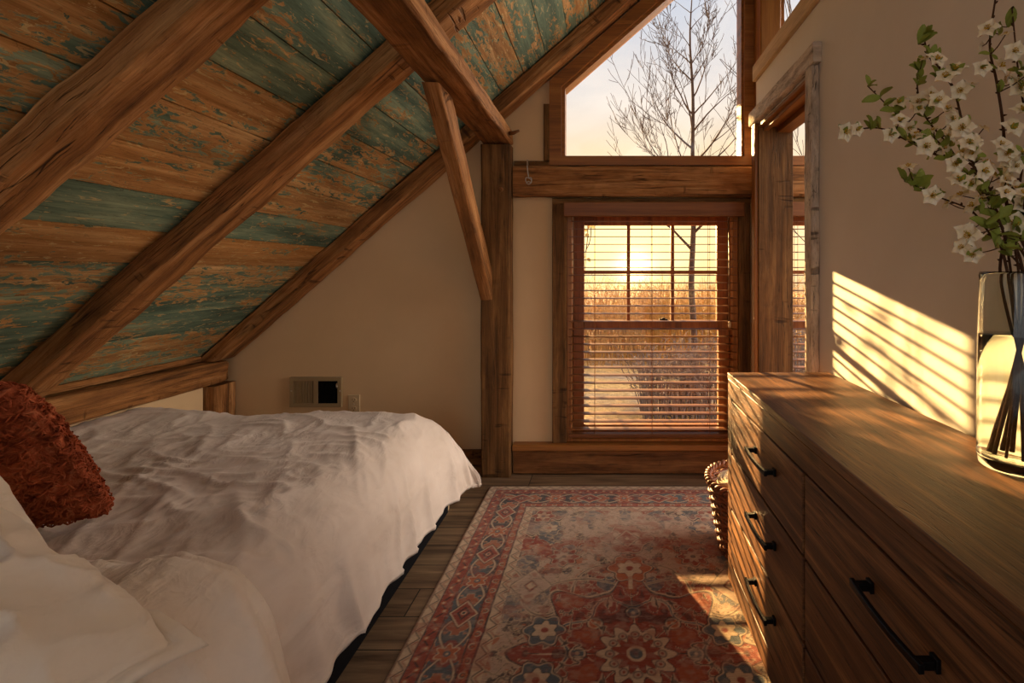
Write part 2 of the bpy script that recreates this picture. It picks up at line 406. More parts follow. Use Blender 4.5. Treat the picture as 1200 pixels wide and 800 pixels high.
def timber(name, sec, length, mat, M4, amp=.006, seed=0, bev=.012, fix=None, parent=None, step=.035, facet=1.0):
    """hewn beam: closed section (list of (y,z), counter-clockwise) swept along local x, then placed by the matrix M4"""
    # densify and round the section
    n = len(sec); pts = []
    for i in range(n):
        p = Vector(sec[i]); q = Vector(sec[(i+1) % n]); o = Vector(sec[i-1])
        d1 = (o-p).normalized(); d2 = (q-p).normalized()
        pts.append(p+d1*bev); pts.append(p+(d1+d2)*bev*.38); pts.append(p+d2*bev)
        a = p+d2*bev; b = q-d2*bev; k = max(1, int((b-a).length/.03))
        for j in range(1, k): pts.append(a+(b-a)*j/k)
    m = len(pts); per = [0]
    for i in range(m): per.append(per[-1]+(pts[(i+1) % m]-pts[i]).length)
    cen = Vector((0, 0))
    for p in sec: cen += Vector(p)/n
    nx = max(2, int(length/step)); V = []; UV = []
    for i in range(nx+1):
        x = length*i/nx
        for j, p in enumerate(pts):
            s = per[j]
            d = (p-cen).normalized()
            q = Vector((x*2.2+seed*13.1, p.x*9, p.y*9))
            a = noise.noise(q)*1.0 + .5*noise.noise(q*2.7+Vector((5, 1, 2)))
            fc = noise.cell(Vector((x*9+seed*3.3+p.x*4, p.x*16, p.y*16)))-.5
            off = amp*(a + .35*facet*fc)
            V.append(Vector((x, p.x+d.x*off, p.y+d.y*off)))
    Fc = []; FU = []
    for i in range(nx):
        u0 = length*i/nx; u1 = length*(i+1)/nx
        for j in range(m):
            j2 = (j+1) % m
            Fc.append((i*m+j, i*m+j2, (i+1)*m+j2, (i+1)*m+j))
            FU.append(((u0, per[j]), (u0, per[j+1]), (u1, per[j+1]), (u1, per[j])))
    Fc.append(tuple(range(m))[::-1]); FU.append(tuple((V[k].y*.3, V[k].z*.6) for k in range(m))[::-1])
    e = nx*m
    Fc.append(tuple(range(e, e+m))); FU.append(tuple((V[e+k].y*.3, V[e+k].z*.6) for k in range(m)))
    V = [M4 @ v for v in V]
    if fix: V = [fix(v) for v in V]
    me = bpy.data.meshes.new(name); me.from_pydata([tuple(v) for v in V], [], Fc)
    uvl = me.uv_layers.new(name='UVMap').data; k = 0
    for f in FU:
        for u in f: uvl[k].uv = u; k += 1
    me.update()
    bm = bmesh.new(); bm.from_mesh(me); bmesh.ops.recalc_face_normals(bm, faces=bm.faces[:]); bm.to_mesh(me); bm.free()
    o = link(name, me, mat, parent); me.set_sharp_from_angle(angle=math.radians(26))
    return o
def frame(p0, ex, ey, ez):
    m = Matrix.Identity(4)
    for i, e in enumerate((ex, ey, ez)):
        for j in range(3): m[j][i] = e[j]
    for j in range(3): m[j][3] = p0[j]
    return m
def rect(y0, y1, z0, z1): return [(y0, z0), (y1, z0), (y1, z1), (y0, z1)]
AX = frame((0, 0, 0), (1, 0, 0), (0, 1, 0), (0, 0, 1))          # along X: section (Y,Z)
def along_x(x0): return frame((x0, 0, 0), (1, 0, 0), (0, 1, 0), (0, 0, 1))
def along_y(y0): return frame((0, y0, 0), (0, 1, 0), (1, 0, 0), (0, 0, 1))   # section (X,Z)
def along_z(z0): return frame((0, 0, z0), (0, 0, 1), (1, 0, 0), (0, 1, 0))   # section (X,Y)

# ------------------------------------------------------------------ the room
YW = 2.95; SL = .88
XW = .855; XP = 1.025                        # partition faces
RID = .945
def under(x): return .616 + SL*(x+2.325)     # rafter undersides
def boardz(x): return under(x) + .125        # roof boards
def roofz(x): return boardz(x) if x <= RID else boardz(2*RID-x)

bm = bmesh.new(); bm_box(bm, (-2.7, -1.6, -.12), (3.3, 3.1, 0)); struct(fin('floor', bm, M['floor'], axis=0))

# gable wall with its window openings
bm = bmesh.new(); y0, y1 = YW, YW+.16
UB = 1.862; ULX = -.30; URX = .872
def hole_top(x): return 2.338+SL*(x-ULX)
bm_prism(bm, [(-2.7, 0), (ULX, 0), (ULX, roofz(ULX)), (-2.7, max(.1, roofz(-2.7)))], y0, y1)
bm_prism(bm, [(ULX, hole_top(ULX)), (URX, hole_top(URX)), (URX, roofz(URX)), (ULX, roofz(ULX))], y0, y1)
def lower_pieces(mir):
    X = (lambda x: x) if not mir else (lambda x: 2*RID-x)
    LX0, LX1 = -.24, .80
    for a, b in (((ULX, 0), (LX0, UB)), ((LX0, 0), (LX1, .185)), ((LX0, 1.62), (LX1, UB)), ((LX1, 0), (URX, UB))):
        x0, x1 = sorted((X(a[0]), X(b[0])))
        bm_prism(bm, [(x0, a[1]), (x1, a[1]), (x1, b[1]), (x0, b[1])], y0, y1)
lower_pieces(False); lower_pieces(True)
bm_prism(bm, [(URX, 0), (2*RID-URX, 0), (2*RID-URX, roofz(URX)), (RID, roofz(RID)), (URX, roofz(URX))], y0, y1)
mx = lambda x: 2*RID-x
bm_prism(bm, [(mx(ULX), 0), (3.3, 0), (3.3, roofz(3.3)), (mx(ULX), roofz(ULX))], y0, y1)
bm_prism(bm, [(mx(URX), hole_top(URX)), (mx(ULX), hole_top(ULX)), (mx(ULX), roofz(ULX)), (mx(URX), roofz(URX))], y0, y1)
struct(fin('wall_back', bm, M['plaster'], axis=0))
# knee wall under the eaves
box_o = box('wall_left', (-2.42, -1.6, 0), (-2.30, 2.776, .548), M['plaster'], axis=1, bev=0); struct(box_o)
# partition wall with its doorway
DY0, DY1, DZ = 2.0, 2.70, 2.02; PT = 2.36; PE = 2.765
bm = bmesh.new()
bm_box(bm, (XW, -1.6, 0), (XP, DY0, PT)); bm_box(bm, (XW, DY1, 0), (XP, PE, PT)); bm_box(bm, (XW, DY0, DZ), (XP, DY1, PT))
struct(fin('wall_right', bm, M['plaster_white'], axis=1))
# baseboard behind the bed
struct(timber('baseboard_back', rect(YW-.03, YW-.002, .0, .135), 1.44, M['timber_dark'], along_x(-2.19), amp=.001, seed=3, bev=.004))

# roof boards, slope towards the bed: painted planks laid along the room
def roof_side(name, mir):
    V, Fc, UV, PA, BI = [], [], [], [], []
    pitch = .128; x = -.863 - 14*pitch; k = 0; rr = random.Random(5)
    x_first = x-.01 if not mir else x+22*pitch
    tab = {-.863: .62, -.991: .66, -1.119: .60, -1.247: .47, -1.375: .45, -1.503: .28, -1.631: .72, -1.759: .26, -1.887: .52, -2.015: .66, -2.143: .7}
    ca = 1/math.sqrt(1+SL*SL); nrm = Vector((SL*ca, 0, -ca))
    if mir: x += 22*pitch
    while x < RID+.05:
        x0, x1 = x+.0016, x+pitch-.0016
        key = min(tab, key=lambda q: abs(q-x))
        base = tab[key] if abs(key-x) < .05 else rr.choice((.45, .55, .6, .65))
        jit = rr.uniform(-.003, .003); bid = rr.random()
        ys = [-1.6, -.7, -.2, .2, .6, .9, 1.15, 1.45, 1.75, 2.0, 2.3, 2.6, 2.95]
        b0 = len(V)
        for y in ys:
            p = base + rr.uniform(-.09, .09)
            if y < 1.1: p -= .16*min(1, (1.1-y)/.4)
            for (xx, dz) in ((x0, .02), (x0, 0), (x1, 0), (x1, .02)):
                v = Vector((xx, y, boardz(xx))) + nrm*(jit-dz)
                if mir: v.x = 2*RID-v.x
                V.append(v); PA.append(p); BI.append(bid)
        for i in range(len(ys)-1):
            for j in range(3):
                a = b0+i*4+j; Fc.append((a, a+1, a+5, a+4))
                vv = [xx/ca for xx in (x0, x0, x1, x1)]
                UV.append(((ys[i], vv[j]), (ys[i], vv[j+1]), (ys[i+1], vv[j+1]), (ys[i+1], vv[j])))
        x += pitch; k += 1
    # decking behind the boards
    b0 = len(V)
    for y in (-1.6, 2.95):
        for xx in (x_first, RID+.05):
            v = Vector((xx, y, boardz(xx)+.03))
            if mir: v.x = 2*RID-v.x
            V.append(v); PA.append(0.); BI.append(.5)
    Fc.append((b0, b0+1, b0+3, b0+2)); UV.append(((-.7, 0), (-.7, 1), (2.95, 1), (2.95, 0)))
    me = bpy.data.meshes.new(name); me.from_pydata([tuple(v) for v in V], [], Fc)
    ul = me.uv_layers.new(name='UVMap').data; q = 0
    for f in UV:
        for u in f: ul[q].uv = u; q += 1
    me.attributes.new('paint', 'FLOAT', 'POINT').data.foreach_set('value', PA)
    me.attributes.new('bid', 'FLOAT', 'POINT').data.foreach_set('value', BI)
    me.update()
    return struct(link(name, me, M['roof'], smooth=False))
roof_side('ceiling_left', False)
roof_side('ceiling_right', True)

# ------------------------------------------------------------------ timber frame
ang = math.atan(SL); ex = Vector((math.cos(ang), 0, math.sin(ang))); ez = Vector((-math.sin(ang), 0, math.cos(ang)))
def rafter(yn, yf, seed, label, amp, mat):
    p0 = Vector((-2.60, 0, under(-2.60)))
    m = frame(p0, ex, Vector((0, 1, 0)), ez)
    L = (RID-.02+2.60)/math.cos(ang)
    depth = .125*math.cos(ang)-.006
    def fix(v):
        if v.x < -2.41: v.x = -2.41+.02*(v.x+2.41)
        if v.z < .689: v.z = .689
        lim = boardz(v.x)-.009
        if v.z > lim: v.z = lim
        if v.y > yf: v.y = yf + .2*(v.y-yf)
        return v
    o = timber('roof_rafter', rect(yn, yf, 0, depth), L, mat, m, amp=amp, seed=seed, bev=.008, fix=fix)
    return tag(o, label, 'rafter', 'sloping rafters under the painted roof boards')
rafter(2.815, 2.94, 1, 'sloping rafter lying flat against the gable wall, ending at the short corner post', .006, M['timber'])
rafter(1.79, 1.93, 2, 'middle sloping rafter with dark axe notches, resting on the wall plate over the bed', .009, M['timber'])
rafter(1.135, 1.265, 3, 'thick sloping rafter closest to us, with long cracks along its pale underside', .010, M['timber'])

# purlin carried by the post
PZ = 1.968
o = timber('roof_purlin', [(-.735, PZ), (-.56, PZ), (-.562, PZ+.092), (-.72, PZ+.034), (-.735, PZ+.03)], 3.35, M['timber'], along_y(-.42), amp=.006, seed=11, bev=.010,
           fix=lambda v: Vector((v.x, v.y, min(v.z, under(v.x)-.012))))
tag(o, 'heavy hewn purlin running out overhead from the top of the post', 'beam')
o = timber('corner_post', [(-.735, 2.852), (-.56, 2.852), (-.56, 2.945), (-.735, 2.945)], PZ-.012, M['timber_grey'], along_z(.001), amp=.003, seed=12, bev=.010)
post = tag(o, 'upright weathered timber post between the bed and the window', 'post')
# wooden bolt head and side peg in the post
def disc(name, c, axis, r, h, mat, parent, n=16):
    V, Fc = [], []
    d = Vector(axis).normalized(); c = Vector(c)
    tube_geo(V, Fc, [c, c+d*h*.7, c+d*h], [r, r, r*.6], n); return from_geo(name, V, Fc, mat, parent)
disc('bolt_head', (-.615, 2.851, 1.69), (0, -1, 0), .014, .012, M['timber_dark'], post)
o = tube('wooden_peg', [(-.556, 2.80, 2.005), (-.53, 2.795, 2.006), (-.497, 2.79, 2.018)], [.012, .011, .006], M['timber_dark'], n=10)
tag(o, 'small wooden peg sticking out of the purlin end above the post', 'peg')
# knee brace: in the plane of purlin and post
import mathutils
b_lo = Vector((-.7, 2.845, 1.13)); b_hi = Vector((-.7, 2.02, 1.957))
d = (b_hi-b_lo); L = d.length; d.normalize()
m = frame(b_lo-d*.2, d, Vector((1, 0, 0)), d.cross(Vector((1, 0, 0))))
def bfix(v):
    if v.y > 2.846: v = v - d*((v.y-2.846)/d.y)*1.0 if abs(d.y) > .1 else v
    if v.z > PZ-.010: v = v - d*((v.z-(PZ-.010))/d.z)
    return v
o = timber('knee_brace', rect(-.034, .036, -.062, .062), L+.4, M['timber'], m, amp=.003, seed=14, bev=.007, fix=bfix)
tag(o, 'slim diagonal knee brace leaning from the purlin down to the post', 'brace')
# girt between the windows
o = timber('tie_beam', rect(2.885, 2.947, 1.655, 1.838), 1.425, M['timber'], along_x(-.553), amp=.004, seed=15, bev=.014)
tie = tag(o, 'horizontal hewn tie beam between the tall lower window and the pointed upper window', 'beam')
o = timber('tie_beam', rect(2.885, 2.947, 1.655, 1.838), 1.5, M['timber'], along_x(1.03), amp=.004, seed=16, bev=.014)
tag(o, 'horizontal tie beam glimpsed through the doorway in the next room', 'beam')
# sill timber on the floor below the window
o = timber('sill_timber', rect(2.90, 2.947, .002, .142), 1.40, M['timber_dark'], along_x(-.553), amp=.002, seed=17, bev=.006)
sil = tag(o, 'low timber along the floor below the window, right of the post', 'timber')
struct(timber('trim_1', rect(2.875, 2.949, .146, .182), 1.40, M['stain'], along_x(-.553), amp=.001, seed=18, bev=.006))
# wall plate along the eaves with blocking and end post
o = timber('wall_plate', rect(-2.405, -2.25, .556, .681), 4.5, M['timber'], along_y(-1.6), amp=.006, seed=19, bev=.016, fix=lambda v: Vector((v.x, v.y, min(max(v.z, .5525), .6855))))
tag(o, 'long hewn wall plate under the rafter feet beside the bed', 'beam')
for k, (ya, yb, lb) in enumerate(((1.945, 2.802, 'narrow blocking plank on the wall plate between the gable rafter and the middle rafter'),
                                  (1.28, 1.775, 'narrow blocking plank on the wall plate behind the rust cushion'))):
    o = timber('blocking_board', rect(-2.352, -2.33, .690, .722), yb-ya, M['timber'], along_y(ya), amp=.001, seed=20+k, bev=.004)
    tag(o, lb, 'board', 'blocking planks between rafter feet')
o = timber('short_post', [(-2.43, 2.786), (-2.235, 2.786), (-2.235, 2.945), (-2.43, 2.945)], .548, M['timber'], along_z(.001), amp=.003, seed=22, bev=.010)
tag(o, 'short post stub in the far corner below the wall plate', 'post')
# ridge post beyond the partition end
o = timber('ridge_post', [(.885, 2.785), (1.005, 2.785), (1.005, 2.945), (.885, 2.945)], roofz(.885)-.03, M['stain'], along_z(.001), amp=.001, seed=23, bev=.008)
tag(o, 'tall brown post rising between the two upper windows behind the partition', 'post')
# wooden rail pieces behind the tie beam (set in the plaster)
struct(timber('trim_2', rect(2.925, 2.949, 1.842, 1.876), .235, M['timber_grey'], along_x(-.553), amp=.001, seed=24, bev=.003))
struct(timber('trim_3', [(-.375, 2.925), (-.338, 2.925), (-.338, 2.949), (-.375, 2.949)], .34, M['timber_grey'], along_z(1.878), amp=.001, seed=25, bev=.003))

# hook hanging on the tie beam
hk = empty('wall_hook', (-.457, 2.88, 1.80), 'small metal hook hung over the tie beam beside the post', 'hook')
pts = [Vector((-.465, 2.905, 1.845)), Vector((-.465, 2.885, 1.872)), Vector((-.465, 2.872, 1.868)), Vector((-.464, 2.870, 1.83)), Vector((-.460, 2.870, 1.79)), Vector((-.455, 2.868, 1.765))]
tube('hook_wire', pts, .0035, M['steel'], hk, 8)
V, Fc = [], []
for sgn in (-1, 1):
    q = [Vector((-.455, 2.866, 1.762)) + Vector((sgn*.018*math.sin(a), 0, -.004+.014*math.sin(2*a)*.6-.008*(1-math.cos(a)))) for a in [i*PI/8 for i in range(9)]]
    tube_geo(V, Fc, q, .003, 6)
q = [Vector((-.455+.017*math.cos(a), 2.866, 1.742+.017*math.sin(a))) for a in [-2.6+i*.4 for i in range(11)]]
tube_geo(V, Fc, q, .0032, 6)
from_geo('hook_clasp', V, Fc, M['steel'], hk)

# ------------------------------------------------------------------ windows
def frame_loop(bm, outer, inner, ya, yb):
    """mitred frame between two polygons (x,z)"""
    n = len(outer)
    A = [bm.verts.new((x, ya, z)) for x, z in outer]; B = [bm.verts.new((x, ya, z)) for x, z in inner]
    A2 = [bm.verts.new((x, yb, z)) for x, z in outer]; B2 = [bm.verts.new((x, yb, z)) for x, z in inner]
    for i in range(n):
        j = (i+1) % n
        bm.faces.new((A[i], A[j], B[j], B[i])); bm.faces.new((A2[j], A2[i], B2[i], B2[j]))
        bm.faces.new((A[i], A2[i], A2[j], A[j])); bm.faces.new((B[j], B2[j], B2[i], B[i]))
def quad_poly(x0, x1, z0, za, zb):            # left height za, right height zb
    return [(x0, z0), (x1, z0), (x1, zb), (x0, za)]
def upper_window(name, mir):
    X = (lambda p: p) if not mir else (lambda p: [(2*RID-x, z) for x, z in p])
    def pol(dx0, dx1, dz, ds):
        x0, x1 = -.338+dx0, .890-dx1; z0 = 1.845+dz
        f = lambda x: 2.348+SL*(x+.338)-ds
        return X(quad_poly(x0, x1, z0, f(x0), f(x1)))
    w = empty(name, (mx(.3) if mir else .3, YW, 1.85), None, None, kind='structure')
    bm = bmesh.new(); frame_loop(bm, pol(0, 0, 0, 0), pol(.072, .062, .052, .095), 2.905, 2.965); fin('frame', bm, M['stain'], w, axis=0)
    bm = bmesh.new(); frame_loop(bm, pol(.070, .060, .050, .092), pol(.092, .075, .062, .12), 2.93, 3.03); fin('stop', bm, M['stain'], w, axis=0)
    bm = bmesh.new(); bm_prism(bm, pol(.085, .07, .056, .11), 3.006, 3.012); fin('glass', bm, M['pane'], w)
    return w
upper_window('window_2', False); upper_window('window_4', True)

def lower_window(name, off):
    """double-hung window; off shifts it along X"""
    w = empty(name, (.28+off, YW, .19), None, None, kind='structure')
    def B(lst, nm, mat, axis, bev=.003):
        return boxes(nm, [((a[0]+off, a[1], a[2]), (b[0]+off, b[1], b[2])) for a, b in lst], mat, w, axis, bev)
    # weathered casing on the wall
    for k, (a, b) in enumerate((((-.322, 2.915, .184), (-.236, 2.9495, 1.612)), ((.796, 2.915, .184), (.868, 2.9495, 1.612)))):
        o = timber('casing', [(a[0]+off, a[1]), (b[0]+off, a[1]), (b[0]+off, b[1]), (a[0]+off, b[1])], b[2]-a[2], M['timber_grey'], along_z(a[2]), amp=.0015, seed=30+k, bev=.005, parent=w)
    timber('casing', rect(2.915, 2.9495, 1.612, 1.651), 1.19, M['timber_grey'], along_x(-.322+off), amp=.001, seed=33, bev=.004, parent=w)
    B([((-.236, 2.93, .185), (-.205, 3.10, 1.612)), ((.765, 2.93, .185), (.796, 3.10, 1.612)), ((-.205, 2.93, 1.58), (.765, 3.10, 1.612)), ((-.205, 2.93, .185), (.765, 3.10, .205))], 'jamb', M['stain'], 2)
    # upper sash, outer track
    ya, yb = 3.045, 3.08
    B([((-.203, ya, .86), (-.135, yb, 1.578)), ((.695, ya, .86), (.763, yb, 1.578)), ((-.135, ya, 1.50), (.695, yb, 1.578)), ((-.135, ya, .86), (.695, yb, .905))], 'upper_sash', M['stain'], 2)
    xs = [-.135 + .83*i/3 for i in (1, 2)]
    B([((x-.011, ya+.004, .905), (x+.011, yb-.004, 1.50)) for x in xs] + [((-.135, ya+.006, 1.195), (.695, yb-.006, 1.217))], 'muntins', M['stain'], 2, .002)
    B([((-.135, 3.060, .905), (.695, 3.065, 1.50))], 'upper_glass', M['pane'], 0, 0)
    # lower sash, inner track
    ya, yb = 3.0, 3.04
    B([((-.203, ya, .207), (-.135, yb, .905)), ((.695, ya, .207), (.763, yb, .905)), ((-.135, ya, .207), (.695, yb, .265)), ((-.135, ya, .855), (.695, yb, .905))], 'lower_sash', M['stain'], 2)
    B([((-.135, 3.018, .265), (.695, 3.023, .855))], 'lower_glass', M['pane'], 0, 0)
    B([((.33, 2.992, .906), (.38, 3.012, .918)), ((.345, 2.985, .918), (.365, 3.0, .926))], 'sash_lock', M['iron'], 0, .002)
    return w
lower_window('window_1', 0)
NX = 2*RID-.28-.28 - .115
lower_window('window_3', NX)

def blind(label, off, name='venetian_blind'):
    b = empty(name, (.28+off, 2.93, 1.61), label, 'window blind')
    x0, x1 = -.222+off, .785+off
    box('valance', (-.252+off, 2.872, 1.535), (.822+off, 2.900, 1.622), M['blind'], b, 0, .006, 2)
    bm = bmesh.new(); n = 28; z = 1.512; pitch = (1.512-.262)/(n-1)
    for i in range(n):
        zz = z - i*pitch
        prof = []
        for k in range(7):
            t = k/6*2-1
            prof.append((2.938+.025*t, zz + .0022*(1-t*t) + t*.0015))
        P0, P1 = [], []
        top = [(y, zc+.0014) for y, zc in prof]; bot = [(y, zc-.0014) for y, zc in reversed(prof)]
        loop = top+bot
        A = [bm.verts.new((x0, y, q)) for y, q in loop]; B = [bm.verts.new((x1, y, q)) for y, q in loop]
        bm.faces.new(A); bm.faces.new(B[::-1]); m_ = len(loop)
        for j in range(m_): bm.faces.new((A[j], B[j], B[(j+1) % m_], A[(j+1) % m_]))
    fin('slats', bm, M['blind'], b, axis=0)
    box('head_rail', (x0, 2.915, 1.545), (x1, 2.962, 1.60), M['blind'], b, 0, .003)
    box('bottom_rail', (x0, 2.912, .212), (x1, 2.964, .236), M['blind'], b, 0, .004, 2)
    for cx in (-.067, .277, .622):
        V, Fc = [], []
        for yy in (2.9105, 2.9655):
            tube_geo(V, Fc, [(cx+off, yy, 1.55), (cx+off, yy, .9), (cx+off, yy, .232)], .0013, 5)
        for i in range(n):
            zz = z-i*pitch-.003
            tube_geo(V, Fc, [(cx+off, 2.9105, zz), (cx+off, 2.9655, zz)], .0008, 4, False)
        from_geo('ladder_cord', V, Fc, M['cord'], b)
    wd = tube('tilt_wand', [(.735+off, 2.906, 1.53), (.737+off, 2.900, 1.2), (.737+off, 2.898, .92)], [.004, .0045, .005], M['blind'], b, 8)
    V, Fc = [], []
    lathe_geo(V, Fc, [(.0005, .915), (.008, .908), (.009, .89), (.006, .875), (.0005, .872)], .737+off, 2.898, 12)
    from_geo('wand_tip', V, Fc, M['ivory'], wd)
    return b
blind('reddish brown wooden slatted blind hanging in the tall lower window', 0)
blind('slatted blind glimpsed through the doorway in the next room', NX)

# ------------------------------------------------------------------ doorway and partition trim
dr = empty('door_1', (XW, 2.35, 0), None, None, kind='structure')
timber('lintel', rect(.818, .856, 2.035, 2.118), .86, M['timber_pale'], along_y(1.925), amp=.004, seed=41, bev=.006, parent=dr)
timber('casing', [(.820, 1.942), (.8555, 1.942), (.8555, 2.012), (.820, 2.012)], 2.03, M['timber_pale'], along_z(.001), amp=.003, seed=42, bev=.005, parent=dr)
timber('casing', [(.825, 2.700), (.8555, 2.700), (.8555, 2.755), (.825, 2.755)], 2.03, M['stain'], along_z(.001), amp=.001, seed=43, bev=.004, parent=dr)
boxes('jamb', [((.845, DY1-.012, 0), (XP+.01, DY1+.002, DZ)), ((.85, DY0-.002, 0), (XP+.01, DY0+.012, DZ))], M['timber_grey'], dr, 2, .002)
boxes('head_jamb', [((.845, DY0, DZ-.014), (XP+.01, DY1, DZ+.003)), ((.87, DY0+.012, DZ-.034), (.90, DY1-.012, DZ-.013)), ((.95, DY0+.012, DZ-.045), (XP, DY1-.012, DZ-.013))], M['stain'], dr, 1, .002)
struct(timber('trim_4', rect(.832, .8565, 2.285, 2.372), 4.36, M['leg_wood'], along_y(-1.6), amp=.0008, seed=44, bev=.004))
struct(timber('trim_5', rect(.8585, XP, 2.362, 2.385), 4.36, M['leg_wood'], along_y(-1.6), amp=.0005, seed=45, bev=.003))

# ------------------------------------------------------------------ vent and outlet on the gable wall
vt = empty('wall_vent', (-1.75, YW, .48), 'beige metal air vent set in the gable wall above the bed', 'vent')
x0, x1, z0, z1 = -1.907, -1.596, .392, .572
bm = bmesh.new(); frame_loop(bm, [(x0, z0), (x1, z0), (x1, z1), (x0, z1)], [(x0+.022, z0+.022), (x1-.022, z0+.022), (x1-.022, z1-.022), (x0+.022, z1-.022)], 2.932, 2.9495)
bm_box(bm, (-1.762, 2.934, z0+.02), (-1.738, 2.9495, z1-.02)); fin('frame', bm, M['vent_metal'], vt)
def grille(xa, xb, mat, dark):
    bm = bmesh.new()
    n = 16
    for i in range(n):
        x = xa+(xb-xa)*(i+.5)/n
        bm_box(bm, (x-.0022, 2.937, z0+.022), (x+.0022, 2.9445, z1-.022))
    bm_box(bm, (xa, 2.9455, z0+.022), (xb, 2.9492, z1-.022))
    return fin('grille', bm, mat, vt)
g = grille(x0+.022, -1.762, M['vent_metal'], False)
g = grille(-1.738, x1-.022, M['slot_dark'], True); g['label'] = 'dark open half of the vent grille'
tube('damper_lever', [(x1-.026, 2.936, .535), (x1-.020, 2.918, .530), (x1-.014, 2.912, .515)], [.005, .005, .004], M['steel'], vt, 8)
disc('screw', (x0+.011, 2.932, .49), (0, -1, 0), .005, .003, M['steel'], vt); disc('screw', (x1-.008, 2.932, .49), (0, -1, 0), .005, .003, M['steel'], vt)
ot = empty('power_outlet', (-1.52, YW, .40), 'ivory double power outlet on the gable wall beside the vent', 'outlet')
box('faceplate', (-1.560, 2.941, .350), (-1.488, 2.9495, .466), M['ivory'], ot, 0, .004, 2)
for zc in (.382, .434):
    V, Fc = [], []
    c = [Vector((-1.524+.017*math.cos(a), 2.941, zc+.015*math.sin(a))) for a in [i*2*PI/20 for i in range(20)]]
    V += [v for v in c] + [v+Vector((0, -.003, 0)) for v in c]
    for i in range(20): Fc.append((i, (i+1) % 20, 20+(i+1) % 20, 20+i))
    Fc.append(tuple(range(20, 40)))
    rc = from_geo('receptacle', V, Fc, M['ivory'], ot, False)
    boxes('slot', [((-1.532, 2.9372, zc-.003), (-1.5300, 2.9382, zc+.008)), ((-1.518, 2.9372, zc-.003), (-1.516, 2.9382, zc+.008)), ((-1.527, 2.9372, zc-.010), (-1.521, 2.9382, zc-.006))], M['slot_dark'], rc, 0, 0)
disc('screw', (-1.524, 2.941, .408), (0, -1, 0), .0035, .002, M['steel'], ot)

# ------------------------------------------------------------------ bed
BX0, BX1, BY0, BY1 = -2.27, -.84, .40, 2.42
bed = empty('bed', (-1.53, 1.45, 0), 'low double bed with a black base pushed under the eaves', 'bed')
boxes('bed_base', [((BX0, BY0, .105), (BX1+.01, BY1, .235)), ((BX0, BY0, .006), (-.782, BY1, .104))], M['bed_black'], bed, 1, .01)
for (x, y) in ((-.83, BY1+.002), (BX0+.05, BY1+.002)):
    box('leg', (x-.03, y, .001), (x+.035, y+.05, .07), M['leg_wood'], bed, 2, .004)
bm = bmesh.new(); bm_box(bm, (BX0+.005, BY0, .24), (BX1-.11, BY1-.06, .440), .07, 4); fin('mattress', bm, M['mattress'], bed, 1, True)

def fold_noise(p, k):
    return nz(p[0]*k, p[1]*k, 3.1)
def sstep(a, b, x):
    t = max(0, min(1, (x-a)/(b-a))); return t*t*(3-2*t)
